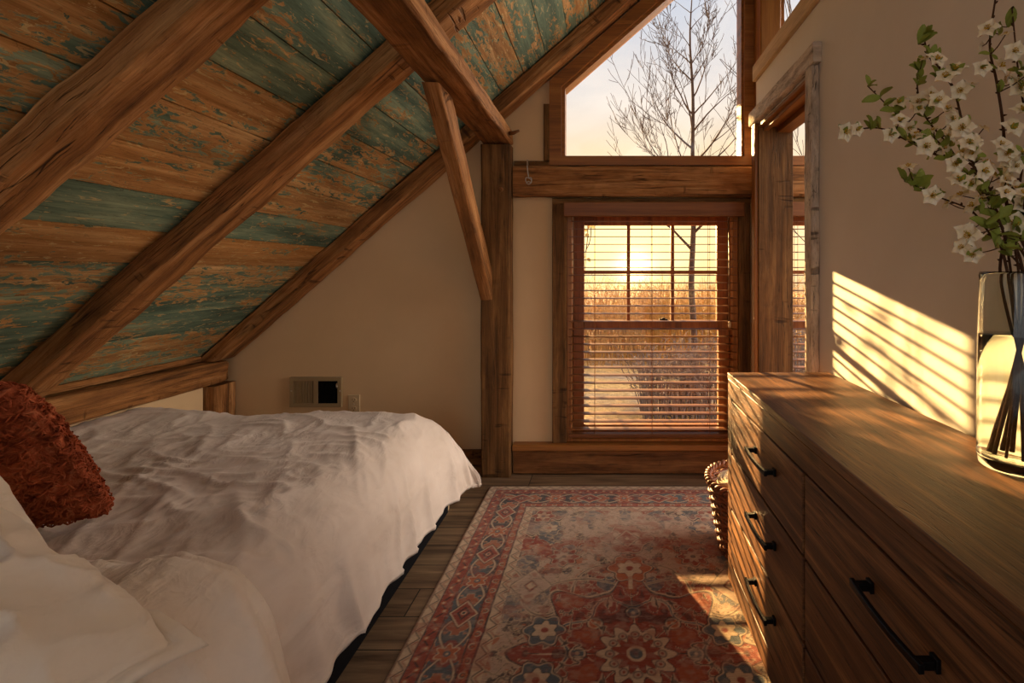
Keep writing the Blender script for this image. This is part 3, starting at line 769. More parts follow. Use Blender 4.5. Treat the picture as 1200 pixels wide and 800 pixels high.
# sheet surface: s measured across the bed (0 at the knee wall), v along it (towards the foot)
def drape(d, r, out_rate):
    """arc over an edge of radius r then hanging, leaning outwards; returns (outward, down)"""
    arc = r*PI/2*.9
    if d <= 0: return d, 0.
    if d < arc:
        a = d/r; return r*math.sin(a), r*(1-math.cos(a))
    a = arc/r; o, dn = r*math.sin(a), r*(1-math.cos(a)); e = d-arc
    return o+e*out_rate, dn+e*math.sqrt(1-out_rate*out_rate)
def sheet_point(u, v, top, xe, ye, r, lift=0., puff=1., hem=.118):
    """u: flat width coordinate from the wall, v: along; xe, ye: where the edges start to roll over"""
    x = -2.285+u; y = v
    ou, du = drape(x-xe, r, .20); ov, dv = drape(y-ye, .10, .12)
    X = xe+ou; Y = ye+ov
    # rounded corner: blend the two drops
    dd = max(du, dv) + .18*min(du, dv)
    corner = min(1, min(du, dv)/.25)
    side = sstep(.03, .30, du); foot = sstep(.03, .3, dv)
    Z = top - dd
    # soft unevenness of the filling
    Z += puff*(.016*nz(X*1.7+3, v*1.5, .3) + .010*nz(u*3.1, v*2.7, 4.4))*(1-side)*(1-foot)
    Z += .034*sstep(.0, .5, .5-u)
    # crinkles
    def rdg(a, b, c): return 1-2*abs(nz(a, b, c))
    w1 = rdg(u*4.2+1.3*nz(u*2, v*2, 8), v*7.5+1.2*nz(u*2.5, v*3, 5), 1.7)
    w2 = rdg((u*.9+v*.5)*7.0, (v*.9-u*.5)*3.2+nz(u*3, v*3, 2), 6.1)
    w3 = rdg(u*11+2.0*nz(u*4, v*4, 1), v*15+2.0*nz(u*5, v*4, 7), 4.4); w4 = rdg((u+v*.6)*16+1.5*nz(u*6, v*6, 3), (v-u*.6)*6, 8.2)
    mid = math.exp(-((v-1.45)/.42)**2)*math.exp(-((u-1.0)/.5)**2)
    Z += puff*(.007+.012*mid)*(w1*w1*abs(w1))*(1-.7*side)
    Z += puff*.009*(w2**3)*(1-.6*side)
    gt = sstep(-.15, .35, nz(u*1.6, v*1.6, 12.))
    Z += puff*(.0022*gt+.007*mid)*max(0, w3)**2*(1-side) + puff*.003*(1-gt*.6)*max(0, w4)**3*(1-side)
    # vertical folds on the hanging side
    vf = 1-2*abs(nz(v*6.5+.8*nz(u*2, v*3, 6), u*.9, 3.3)); X += side*.024*vf**3
    fl = nz(v*7.5+.9*nz(v*2, u*1.1, 3), u*.8, 9.) + .55*nz(v*17+nz(u*5, v*3, 1)*1.2, u*1.2, 2.)
    X += side*(.026*fl + .012*nz(v*2.2, 1, 7)) + .04*side*sstep(2.2, 2.5, v)
    fy = nz(u*8, v*1.0, 4.)
    Y += foot*.02*fy
    if corner > 0:
        X += .055*corner*corner; Y += .035*corner
    hm = hem + .012*nz(v*3.1, 2.2, 5)
    if Z < hm: Z = hm + (Z-hm)*.05
    if Z < .016: Z = .016
    # outward normal lift for upper layers
    if lift:
        X += lift*side; Z += lift*(1-side*.85)
    X = max(X, -2.288)
    if Z < .30 and du > 0: X = max(X, -.785+.014*nz(v*9, Z*3, 3))
    return Vector((X, Y, Z))
def sheet(name, u0, u1, v0, v1, du, dv_, fn, mat, parent, thick):
    nu = int((u1-u0)/du); nv = int((v1-v0)/dv_); V = []; Fc = []
    for j in range(nv+1):
        for i in range(nu+1):
            V.append(fn(u0+(u1-u0)*i/nu, v0+(v1-v0)*j/nv))
    for j in range(nv):
        for i in range(nu):
            a = j*(nu+1)+i; Fc.append((a, a+1, a+nu+2, a+nu+1))
    o = from_geo(name, V, Fc, mat, parent)
    if thick:
        md = o.modifiers.new('thick', 'SOLIDIFY'); md.thickness = thick; md.offset = -1
    return o
dv = empty('duvet', (-1.5, 1.6, .5), 'rumpled white duvet spread over the bed, hanging down its open side', 'duvet')
sheet('duvet_cover', 0, 1.815, .62, 2.80, .009, .009, lambda u, v: sheet_point(u, v, .508, -1.00, 2.36, .20), M['duvet'], dv, .016)
def cuff(u, v):
    p = sheet_point(u, v, .508, -1.00, 2.36, .20, lift=.034, puff=.8, hem=.20)
    ub = v-1.165+.02*nz(u*3, 1, 1)
    if ub > -.05: p.z -= .030*sstep(-.05, 0, ub)
    # flowing folds along the overhang
    side = sstep(-1.08, -.80, p.x)
    p.z += .010*nz(u*9+v*2, v*2.2, 3.)*(1-side*.5)
    p.x += .016*side*nz(v*13, u*1.5, 8.)
    return p
o = sheet('folded_sheet', .0, 1.78, .60, 1.175, .010, .010, cuff, M['cuff'], dv, .020)
o['label'] = 'turned-down white sheet folded over the duvet near the pillows'

# pillows
def pillow_geo(w, h, t, flange, n=56, seed=0, crease=.010, pin=1.0):
    """local: x along w, y along h, z thickness; returns verts/faces of a closed stuffed shape with flat flange"""
    V, Fc = [], []; idx = {}
    fw = w/2+flange; fh = h/2+flange
    def pt(i, j, s):
        a = -1+2*i/n; b = -1+2*j/n
        x = a*fw; y = b*fh
        # corners pulled out, sides pinched in
        x *= 1-pin*(.06*(1-abs(b))*abs(b)+.035*(1-b*b)*abs(a)); y *= 1-pin*.05*(1-a*a)*abs(b)
        qa = min(1, abs(x)/(w/2)); qb = min(1, abs(y)/(h/2))
        prof = max(0, (1-qa**2.6))**.52*max(0, (1-qb**2.6))**.52
        edge = min(i, n-i, j, n-j)
        z = s*(t/2*prof + (.003 if edge > 0 else 0))
        c = crease*(1-2*abs(nz(x*11+seed, y*6.5, seed)))**3
        zz = z + c*s*(.3+prof)*(1 if edge > 0 else 0)
        if flange: zz -= s*.007*math.exp(-((max(abs(x)/(w/2), abs(y)/(h/2))-1.0)/.025)**2)
        if flange: zz += .012*nz(x*14, y*14, seed+3)*(1-min(1, prof*4))
        return Vector((x, y, zz))
    for s in (1, -1):
        for j in range(n+1):
            for i in range(n+1):
                if s == -1 and (i in (0, n) or j in (0, n)): idx[(s, i, j)] = idx[(1, i, j)]; continue
                idx[(s, i, j)] = len(V); V.append(pt(i, j, s))
        for j in range(n):
            for i in range(n):
                q = [idx[(s, i, j)], idx[(s, i+1, j)], idx[(s, i+1, j+1)], idx[(s, i, j+1)]]
                Fc.append(tuple(q if s == 1 else q[::-1]))
    return V, Fc
def place(V, loc, rot):
    m = Matrix.Translation(loc) @ mathutils.Euler(rot, 'XYZ').to_matrix().to_4x4()
    return [m @ v for v in V]
def droop(V, z0, ztop):
    return V
# lower pillow lying flat
V, Fc = pillow_geo(.64, .36, .11, 0, seed=2)
V = place(V, Vector((-1.18, .46, .600)), (0, .04, .03))
o = from_geo('pillow', V, Fc, M['mattress']); tag(o, 'cream pillow lying flat under the white flanged pillow', 'pillow', 'pillows on the bed')
V, Fc = pillow_geo(.62, .42, .16, .045, n=90, seed=5, crease=.020)
V = place(V, Vector((-1.075, .715, .700)), (-.22, .46, -.10))
o = from_geo('pillow', V, Fc, M['pillow']); tag(o, 'white pillow with flat stitched border, its corner drooping over the sheet', 'pillow', 'pillows on the bed')
V, Fc = pillow_geo(.66, .50, .13, 0, seed=9)
V = place(V, Vector((-1.512, .935, .785)), (math.radians(118), 0, 0))
o = from_geo('pillow', V, Fc, M['pillow']); tag(o, 'smooth white pillow standing behind the rust cushion', 'pillow', 'pillows on the bed')
cu = empty('throw_cushion', (-1.54, 1.2, .55), 'shaggy rust orange throw cushion leaning on the white pillows', 'cushion')
V, Fc = pillow_geo(.49, .43, .18, 0, n=70, seed=4, crease=.006, pin=-2.2)
loc, rot = Vector((-1.585, 1.195, .742)), (math.radians(119), -.04, .03)
def shag(V):
    out = []
    for v in V:
        d = .010*(1-2*abs(nz(v.x*34, v.y*34, v.z*34))) + .006*nz(v.x*70, v.y*70, 2)
        out.append(v + Vector((0, 0, 1 if v.z >= 0 else -1))*d)
    return out
W = place(shag(V), loc, rot)
cc = from_geo('cushion_cover', W, Fc, M['yarn'], cu)
# loops of yarn
rr = random.Random(21); VT, FT = [], []
me = cc.data
for k in range(6500):
    p = me.polygons[rr.randrange(len(me.polygons))]
    c = Vector(p.center); n = Vector(p.normal)
    tdir = n.cross(Vector((rr.uniform(-1, 1), rr.uniform(-1, 1), rr.uniform(-1, 1))))
    if tdir.length < .05: continue
    tdir.normalize(); l = rr.uniform(.012, .030); hgt = rr.uniform(.002, .008)
    q = [c-tdir*l*.5-n*.002, c-tdir*l*.2+n*hgt, c+tdir*l*.2+n*hgt*.9, c+tdir*l*.55-n*.001]
    tube_geo(VT, FT, q, rr.uniform(.0016, .0028), 4, False)
from_geo('yarn_loops', VT, FT, M['yarn'], cu)

# ------------------------------------------------------------------ rug
def vnoise(x, y, seed):
    xi = np.floor(x).astype(np.int64); yi = np.floor(y).astype(np.int64)
    fx = x-xi; fy = y-yi; fx = fx*fx*(3-2*fx); fy = fy*fy*(3-2*fy)
    def h(a, b):
        n = (a*374761393 + b*668265263 + seed*1442695) & 0xffffffff
        n = ((n ^ (n >> 13))*1274126177) & 0xffffffff
        return ((n ^ (n >> 16)) & 0xffff)/65535.
    return (h(xi, yi)*(1-fx)+h(xi+1, yi)*fx)*(1-fy)+(h(xi, yi+1)*(1-fx)+h(xi+1, yi+1)*fx)*fy
def fbm(x, y, seed, o=4):
    s = 0; a = .5; t = 0
    for i in range(o):
        s = s+a*vnoise(x*2**i, y*2**i, seed+i*17); t += a; a *= .55
    return s/t
def build_rug():
    W, L, CX, CY = 1.49, 2.40, .095, 1.52
    nx, ny = 420, 660
    gx = np.linspace(-W/2, W/2, nx+1); gy = np.linspace(-L/2, L/2, ny+1)
    x, y = np.meshgrid(gx, gy)
    col = lambda r, g, b: np.array(lin(r, g, b)[:3])
    RED, BEI, BLU, DRK, ORG, CRE, GRY = col(166, 78, 54), col(206, 178, 154), col(100, 110, 116), col(58, 46, 46), col(196, 112, 66), col(222, 196, 164), col(140, 136, 132)
    img = np.zeros(x.shape+(3,))
    def put(mask, c, a=1.0):
        m = (np.clip(mask, 0, 1)*a)[..., None]; img[...] = img*(1-m)+c*m
    def S(d, w=.0035): return np.clip(.5-d/w, 0, 1)           # soft inside of a distance
    def line(d, w): return S(np.abs(d)-w)
    # small hand-woven wobble
    xw = x+.004*(fbm(x*22, y*22, 3)-.5)*2; yw = y+.004*(fbm(x*22, y*22, 8)-.5)*2
    ax, ay = np.abs(xw), np.abs(yw)
    dx = W/2-ax; dy = L/2-ay; d = np.minimum(dx, dy)
    vert = dx < dy
    t = np.where(vert, yw, xw)                                 # along the border
    # ---- field
    img[...] = BEI
    n1 = fbm(ax*6.5+3, ay*6.5+1, 11, 4); n2 = fbm(ax*12+7, ay*12, 23, 4); n3 = fbm(ax*19, ay*19+5, 31, 3)
    put(S(.52-n1, .02), RED); put(S(.60-n2, .02), BLU, .9); put(S(.63-n3, .02), DRK, .8); put(S(n2-.34, .02), ORG, .8)
    for nn, th, w in ((n1, .52, .013), (n2, .60, .015), (n3, .63, .02), (n1, .42, .010), (n2, .47, .011)):
        e = np.abs(nn-th)
        put(S(e-w*1.1, .012), CRE, .9); put(S(e-w*.38, .008), DRK, .75)
    # arabesque scrolls
    for (fx_, fy_, a_) in ((7.5, 5.2, .055), (4.4, 8.3, .05)):
        c1 = ay-.32-.1*np.sin(ax*fx_*2)-a_*np.cos(ay*fy_*3)
        put(line(c1*.7, .008), CRE); put(line(c1*.7, .003), DRK, .8)
    # motif rows on the long axis
    def flower(cx, cy, r, k, c0, c1, c2, mirror=True):
        px = (ax if mirror else xw)-cx; py = ay-cy
        rr_ = np.hypot(px, py); th = np.arctan2(py, px)
        e = rr_ - r*(1+.16*np.cos(k*th))
        put(S(e-.010), DRK, .9); put(S(e-.005), CRE); put(S(e), c0)
        e2 = rr_-r*.62*(1+.2*np.cos(k*th+PI)); put(S(e2-.003), DRK, .8); put(S(e2), c1)
        put(S(rr_-r*.30), CRE); put(S(rr_-r*.2), c2)
    def diamond(cx, cy, rx, ry, c0, c1, m=True):
        px = np.abs((ax if m else xw)-cx)/rx; py = np.abs(ay-cy)/ry
        e = (px+py-1)*min(rx, ry)*.75
        put(S(e-.010), DRK, .8); put(S(e-.006), CRE); put(S(e), c0); put(S(e+.03), DRK, .8); put(S(e+.034), c1)
        put(S(e+min(rx, ry)*.55), CRE)
    r = np.hypot(xw, yw); th = np.arctan2(yw, xw)
    # central star medallion
    star = r-.33*(1+.17*np.cos(8*th)+.05*np.cos(16*th))
    put(S(star-.018), CRE); put(S(star-.010), DRK, .9); put(S(star), RED)
    sp = np.abs(np.sin(4*th))*r
    put(S(star+.05)*S(sp-.012), CRE); put(S(star+.05)*S(sp-.005), DRK, .9)
    put(S(np.abs(r-.24*(1+.12*np.cos(8*th+PI)))-.009), CRE); put(S(np.abs(r-.24*(1+.12*np.cos(8*th+PI)))-.004), BLU)
    for k in range(8):
        a0 = k*PI/4; px, py = xw-.185*math.cos(a0), yw-.185*math.sin(a0); q = np.hypot(px, py)
        put(S(q-.030), DRK, .9); put(S(q-.026), CRE); put(S(q-.020), ORG if k % 2 else BLU); put(S(q-.007), CRE)
    ns_ = fbm(ax*13+2, ay*13+9, 41, 3); inst = S(star+.012)*S(.13-r)
    put(inst*S(np.abs(ns_-.5)-.030, .012), CRE, .75); put(inst*S(np.abs(ns_-.5)-.010, .008), DRK, .85); put(inst*S(.62-ns_, .02), ORG, .6); put(inst*S(ns_-.36, .02), DRK, .6)
    flower(0, 0, .105, 12, CRE, RED, BLU)
    for k in range(12):
        a0 = k*PI/6; q = np.hypot(xw-.082*math.cos(a0), yw-.082*math.sin(a0)); put(S(q-.015), DRK, .8); put(S(q-.011), BEI); put(S(q-.005), RED)
    # pendants on the axes
    for cy in (.44, ):
        flower(0, cy, .075, 6, ORG, CRE, RED); put(line(xw, .008)*S(np.abs(ay-.36)-.05), CRE)
    flower(0, .66, .10, 5, RED, CRE, BLU); diamond(0, .66, .045, .06, RED, CRE)
    flower(.30, .10, .06, 6, BLU, CRE, RED); flower(.27, .52, .055, 8, RED, BEI, DRK); flower(.36, .75, .06, 6, BLU, CRE, ORG)
    diamond(.38, .33, .07, .09, BEI, RED)
    # corner pieces
    cor = (.465-ax)+( .92-ay)*.8 - .20 - .03*np.cos(ax*60)*1
    put(S(cor), BLU, .55); put(line(cor, .010), CRE); put(line(cor, .004), DRK)
    flower(.40, .86, .05, 6, RED, CRE, BLU)
    # ---- borders
    z3 = t*2*PI/.062; zig = np.abs(((t/.062) % 1)-.5)*2         # 0..1 triangle
    def band(a, b, base): put((d >= a)*(d < b)*1.0, base); 
    put((d < .285)*1.0, BEI)
    band(.245, .285, CRE); m = (d >= .245)*(d < .285); tri = (d-.250)/.03-zig; put(m*S(np.abs(tri)*.03-.003), DRK, .85); put(m*S(np.abs(tri-.45)*.03-.004), RED, .6)
    band(.208, .243, RED); m = (d >= .208)*(d < .243)
    q = np.hypot((((t/.055) % 1)-.5)*.055, d-.2255); put(m*S(q-.013), CRE); put(m*S(q-.009), DRK, .9); put(m*S(q-.005), ORG)
    vine = d-.2255-.010*np.sin(t*2*PI/.11); put(m*line(vine, .003), ORG)
    for e in (.2435, .2065, .0965, .0500): put(line(d-e, .0035), DRK, .9)
    for e in (.250, .2020, .1010, .0455): put(line(d-e, .0020), CRE, .8)
    # main border
    m = (d >= .098)*(d < .205)*1.0
    shade = fbm(x*2.4, y*2.4, 77, 2)
    put(m, BLU); put(m*S(.52-shade, .1), DRK, .8)
    P = .36; tt = ((t/P) % 1)-.5; lx = tt*P; ly = d-.152
    nb = fbm(np.abs(lx)*24, np.abs(ly)*24+t*0, 51, 3)
    put(m*S(.57-nb, .03), ORG, .85); put(m*S(np.abs(nb-.57)-.012, .02), CRE, .7)
    nb2 = fbm(np.abs(lx)*30+9, np.abs(ly)*30, 63, 3); put(m*S(.60-nb2, .03), RED, .8)
    lat = np.abs(np.abs(ly)-.046*np.abs(np.sin(t*2*PI/P*1.0))) ; put(m*S(lat-.006), DRK, .7); put(m*S(lat-.0035), CRE)
    e = np.abs(lx)/.062+np.abs(ly)/.046-1
    put(m*S(e*.04-.008), DRK, .9); put(m*S(e*.04-.004), CRE); put(m*S(e*.04+.002), RED); put(m*S(np.abs(e+.55)*.04-.003), DRK); put(m*S(np.hypot(lx, ly)-.010), CRE); put(m*S(np.hypot(lx, ly)-.006), DRK)
    lx2 = (((t/P)+.5) % 1-.5)*P; q = np.hypot(lx2, ly); a2 = np.arctan2(ly, lx2)
    e2 = q-.030*(1+.25*np.cos(6*a2)); put(m*S(e2-.005), CRE); put(m*S(e2), ORG); put(m*S(q-.012), BLU); put(m*S(q-.005), CRE)
    # red guard
    band(.052, .095, RED); m = (d >= .052)*(d < .095)
    vine = d-.0735-.012*np.sin(t*2*PI/.085); put(m*line(vine, .0035), DRK, .9)
    q = np.hypot((((t/.0425) % 1)-.5)*.0425, d-.0735-.008*np.where(np.floor(t/.0425) % 2 == 0, 1, -1)); put(m*S(q-.010), ORG); put(m*S(q-.005), CRE)
    # outer zigzag guard and edge binding
    band(.014, .046, CRE); m = (d >= .014)*(d < .046); tri = (d-.016)/.028-zig; put(m*S(np.abs(tri)*.028-.003), DRK, .8); put(m*S(np.abs(tri-.4)*.028-.004), RED, .5)
    put((d < .014)*1.0, col(172, 140, 112))
    # ---- wear: abrasion to the bare beige weft, not tied to the pattern
    wr = fbm(x*2.6+4, y*2.6, 91, 5); fl = fbm(x*38, y*60, 95, 3)
    fade = np.clip((wr-.50)*5+(fl-.5)*1.6, 0, 1)*np.clip((d-.2)*8, .12, 1)
    put(fade, col(206, 178, 156), .78)
    fn = fbm(x*16, y*24, 121, 3); put(np.clip((np.abs(fn-.5)*-1+.035)*30, 0, 1)*(fade > .25), DRK, .45); put(np.clip((fn-.62)*12, 0, 1), RED, .4)
    put(np.clip((.42-wr)*4, 0, 1), img.mean(axis=(0, 1)), .15)
    sp2 = np.clip((fbm(x*55, y*85, 99, 2)-.55)*6, 0, 1); put(sp2, col(192, 166, 146), .35)
    img[...] = .84*img**1.10
    z = .012+.0012*(fbm(x*60, y*60, 5, 2)-.5)
    edge = np.clip(np.minimum(W/2-np.abs(x), L/2-np.abs(y))/.006, 0, 1); z = .004+(z-.004)*edge
    co = np.stack([x+CX, y+CY, z], -1).reshape(-1, 3)
    nv = (nx+1)*(ny+1)
    i = np.arange(nx)[None, :]; j = np.arange(ny)[:, None]; a = (j*(nx+1)+i).reshape(-1)
    fc = np.stack([a, a+1, a+nx+2, a+nx+1], -1)
    # skirt down to the floor
    per = np.concatenate([np.arange(nx), np.arange(ny)*(nx+1)+nx, ny*(nx+1)+np.arange(nx, 0, -1), np.arange(ny, 0, -1)*(nx+1)])
    sk = co[per].copy(); sk[:, 2] = .001
    m_ = len(per); k0 = np.arange(m_); k1 = (k0+1) % m_
    sf = np.stack([per[k1], per[k0], nv+k0, nv+k1], -1)
    co = np.concatenate([co, sk]); fc = np.concatenate([fc, sf])
    cols = np.concatenate([img.reshape(-1, 3), img.reshape(-1, 3)[per]])
    me = bpy.data.meshes.new('area_rug')
    me.vertices.add(len(co)); me.vertices.foreach_set('co', co.astype(np.float32).ravel())
    me.loops.add(len(fc)*4); me.loops.foreach_set('vertex_index', fc.astype(np.int32).ravel())
    me.polygons.add(len(fc)); me.polygons.foreach_set('loop_start', np.arange(len(fc), dtype=np.int32)*4)
    me.update(calc_edges=True)
    at_ = me.color_attributes.new('Col', 'FLOAT_COLOR', 'POINT')
    at_.data.foreach_set('color', np.concatenate([cols, np.ones((len(cols), 1))], 1).astype(np.float32).ravel())
    o = link('area_rug', me, M['rug'])
    return tag(o, 'worn red and beige oriental rug with a blue border on the plank floor', 'rug')
build_rug()
RZ = .014

# ------------------------------------------------------------------ dresser
DX0, DX1, DYA, DYB, DT = .461, .842, .44, 1.838, .826
ds = empty('dresser', (.65, 1.14, RZ), 'long rustic brown wooden dresser with black handles along the right wall', 'dresser')
box('top', (DX0-.002, DYA, DT-.022), (DX1, DYB, DT), M['dresser_top'], ds, 1, .003, 2)
boxes('case', [((DX0, DYB-.05, .055), (DX1-.002, DYB-.001, DT-.0225)), ((DX0, DYA, .055), (DX1-.002, DYA+.05, DT-.0225)),
               ((DX0, DYA+.05, DT-.088), (DX0+.03, DYB-.05, DT-.0225)), ((DX0, DYA+.05, .055), (DX0+.03, DYB-.05, .134)),
               ((DX1-.012, DYA+.05, .055), (DX1-.002, DYB-.05, DT-.0225))], M['dresser'], ds, 1, .002)
box('gap_shade_sheet', (DX0+.026, DYA+.05, .10), (DX0+.034, DYB-.05, DT-.09), M['slot_dark'], ds, 1, 0)  # near-black sheet standing in for the shade behind the drawer gaps
for fy in (DYA+.02, DYB-.075):
    for fx in (DX0+.02, DX1-.075):
        box('foot', (fx, fy, RZ-.0005), (fx+.05, fy+.05, .056), M['base_wood'], ds, 2, .003)
mid = 1.128
rows = [(.735, .5445), (.5365, .3435), (.3355, .141)]
def handle(y0, y1, z, parent):
    V, Fc = [], []
    xf = DX0-.003
    pts = []; n = 14
    for i in range(n+1):
        t = i/n; y = y0+(y1-y0)*t; bow = .029+.005*math.sin(PI*t)
        pts.append((y, xf-bow))
    # flat bar with slightly widened ends
    b0 = len(V)
    for i, (y, xx) in enumerate(pts):
        e = abs(i/n*2-1); hz = .0055+.0018*e**4; hx = .0042
        for sx, sz in ((-hx, -hz), (hx, -hz), (hx, hz), (-hx, hz)): V.append(Vector((xx+sx, y, z+sz)))
    for i in range(n):
        for k in range(4):
            k2 = (k+1) % 4; Fc.append((b0+i*4+k, b0+i*4+k2, b0+i*4+4+k2, b0+i*4+4+k))
    Fc.append((b0+3, b0+2, b0+1, b0)); e = b0+n*4; Fc.append((e, e+1, e+2, e+3))
    for yc in (y0+.012, y1-.012):        # stepped posts
        for (hw, hz, xa, xb) in ((.0065, .0065, xf-.029, xf-.006), (.0085, .010, xf-.007, xf+.0005)):
            b = len(V)
            for xx in (xa, xb):
                for sy, sz in ((-hw, -hz), (hw, -hz), (hw, hz), (-hw, hz)): V.append(Vector((xx, yc+sy, z+sz)))
            Fc += [(b, b+1, b+2, b+3), (b+7, b+6, b+5, b+4)]+[(b+k, b+4+k, b+4+(k+1) % 4, b+(k+1) % 4) for k in range(4)]
    o = from_geo('handle', V, Fc, M['iron'], parent, False)
    md = o.modifiers.new('bev', 'BEVEL'); md.width = .0015; md.segments = 2
    return o
for ya, yb, hc in ((mid+.006, DYB-.061, 1.40), (DYA+.061, mid-.006, .755)):
    for (zt, zb) in rows:
        dwr = box('drawer', (DX0-.003, ya, zb), (DX0+.02, yb, zt), M['dresser'], ds, 1, .003, 2)
        handle(hc-.095, hc+.095, (zt+zb)/2+.022, dwr)

# ------------------------------------------------------------------ vase with blossom branches
VX, VY, VR, VB, VT_ = .785, .93, .062, DT+.001, 1.203
vs = empty('glass_vase', (VX, VY, VB), 'clear cylindrical glass vase half filled with water on the dresser', 'vase')
V, Fc = [], []
lathe_geo(V, Fc, [(.0003, VB+.004), (.045, VB+.003), (VR-.008, VB), (VR-.002, VB+.006), (VR, VB+.02), (VR-.001, 1.0), (VR-.003, VT_-.06), (VR-.005, VT_-.02), (VR-.004, VT_-.005), (VR-.0055, VT_), (VR-.008, VT_-.003), (VR-.009, VT_-.02), (VR-.0065, VT_-.06),
               (VR-.0045, 1.0), (VR-.0045, VB+.03), (VR-.012, VB+.021), (.02, VB+.018), (.0003, VB+.018)], VX, VY, 56)
from_geo('vessel', V, Fc, M['vase'], vs)
V, Fc = [], []; wz = 1.083; wr = VR-.0041
lathe_geo(V, Fc, [(.0003, VB+.0175), (.02, VB+.0175), (VR-.0118, VB+.0205), (wr, VB+.0305), (wr, 1.0), (wr-.001, wz), (.0003, wz-.001)], VX, VY, 56)
from_geo('water', V, Fc, M['water'], vs)

def bez(ps, n):
    """Catmull-Rom through points"""
    P = [ps[0]*2-ps[1]]+ps+[ps[-1]*2-ps[-2]]; out = []
    for i in range(1, len(P)-2):
        for k in range(n):
            t = k/n; a, b, c, d_ = P[i-1], P[i], P[i+1], P[i+2]
            out.append(.5*((2*b)+(c-a)*t+(2*a-5*b+4*c-d_)*t*t+(3*b-a-3*c+d_)*t**3))
    out.append(ps[-1]); return out
def petal_mesh(rs):
    V, Fc = [], []
    np_ = 5
    for k in range(np_):
        a0 = 2*PI*k/np_ + rs.uniform(-.12, .12); op = rs.uniform(.12, .55); wid = rs.uniform(.8, 1.05); b = len(V)
        for i in range(5):
            t = i/4; r = .0025+.0185*t; hw = wid*.0094*math.sin(PI*min(.98, .12+.80*t))**.8; zz = .0165*op*t**1.5-.004*t**4
            for j in range(5):
                s = j/4*2-1
                x = r*1-abs(s)**2.2*.0035*t; yv = hw*s; z2 = zz+.003*s*s*(1-.3*t)+.0012*math.sin(s*4+k)*t
                V.append(Vector((x*math.cos(a0)-yv*math.sin(a0), x*math.sin(a0)+yv*math.cos(a0), z2)))
        for i in range(4):
            for j in range(4):
                q = b+i*5+j; Fc.append((q, q+1, q+6, q+5))
    nf = len(Fc)
    for k in range(9):
        a0 = k*2*PI/9; l = rs.uniform(.006, .010)
        tube_geo(V, Fc, [(0, 0, .001), (.003*math.cos(a0), .003*math.sin(a0), l*.6), (.005*math.cos(a0), .005*math.sin(a0), l)], [.0004, .0004, .0012], 4)
    me = bpy.data.meshes.new('blossom'); me.from_pydata([tuple(v) for v in V], [], Fc)
    me.materials.append(M['petal']); me.materials.append(M['stamen'])
    me.polygons.foreach_set('material_index', [0]*nf+[1]*(len(Fc)-nf)); me.polygons.foreach_set('use_smooth', [True]*len(Fc)); me.update()
    return me
rs = random.Random(3)
BL = [petal_mesh(rs) for _ in range(4)]
def leaf_geo(V, Fc, p, d, n, l):
    d = d.normalized(); s = d.cross(n)
    if s.length < .01: s = d.cross(Vector((1, 0, .2)))
    s.normalize(); n = s.cross(d); b = len(V)
    for i in range(6):
        t = i/5; hw = l*.27*math.sin(PI*(.06+.9*t))**.9
        for j in (-1, 0, 1):
            V.append(p+d*(l*t)+s*(hw*j)+n*(l*.10*(abs(j)) + l*.16*math.sin(t*2.2)))
    for i in range(5):
        for j in (0, 1): q = b+i*3+j; Fc.append((q, q+1, q+4, q+3))
def vase_path(px_pts, Y, base_a, dY=0.):
    """branch: bottom of the vase, neck, then points along it"""
    b = Vector((VX+.032*math.cos(base_a), VY+.032*math.sin(base_a), VB+.026))
    nk = Vector((VX-.026*math.cos(base_a), VY-.026*math.sin(base_a), VT_-.01))
    pts = [b, b*.5+nk*.5+Vector((.004, 0, 0)), nk]
    for (x, y, yy) in px_pts: pts.append(at(x, y, yy))
    return pts
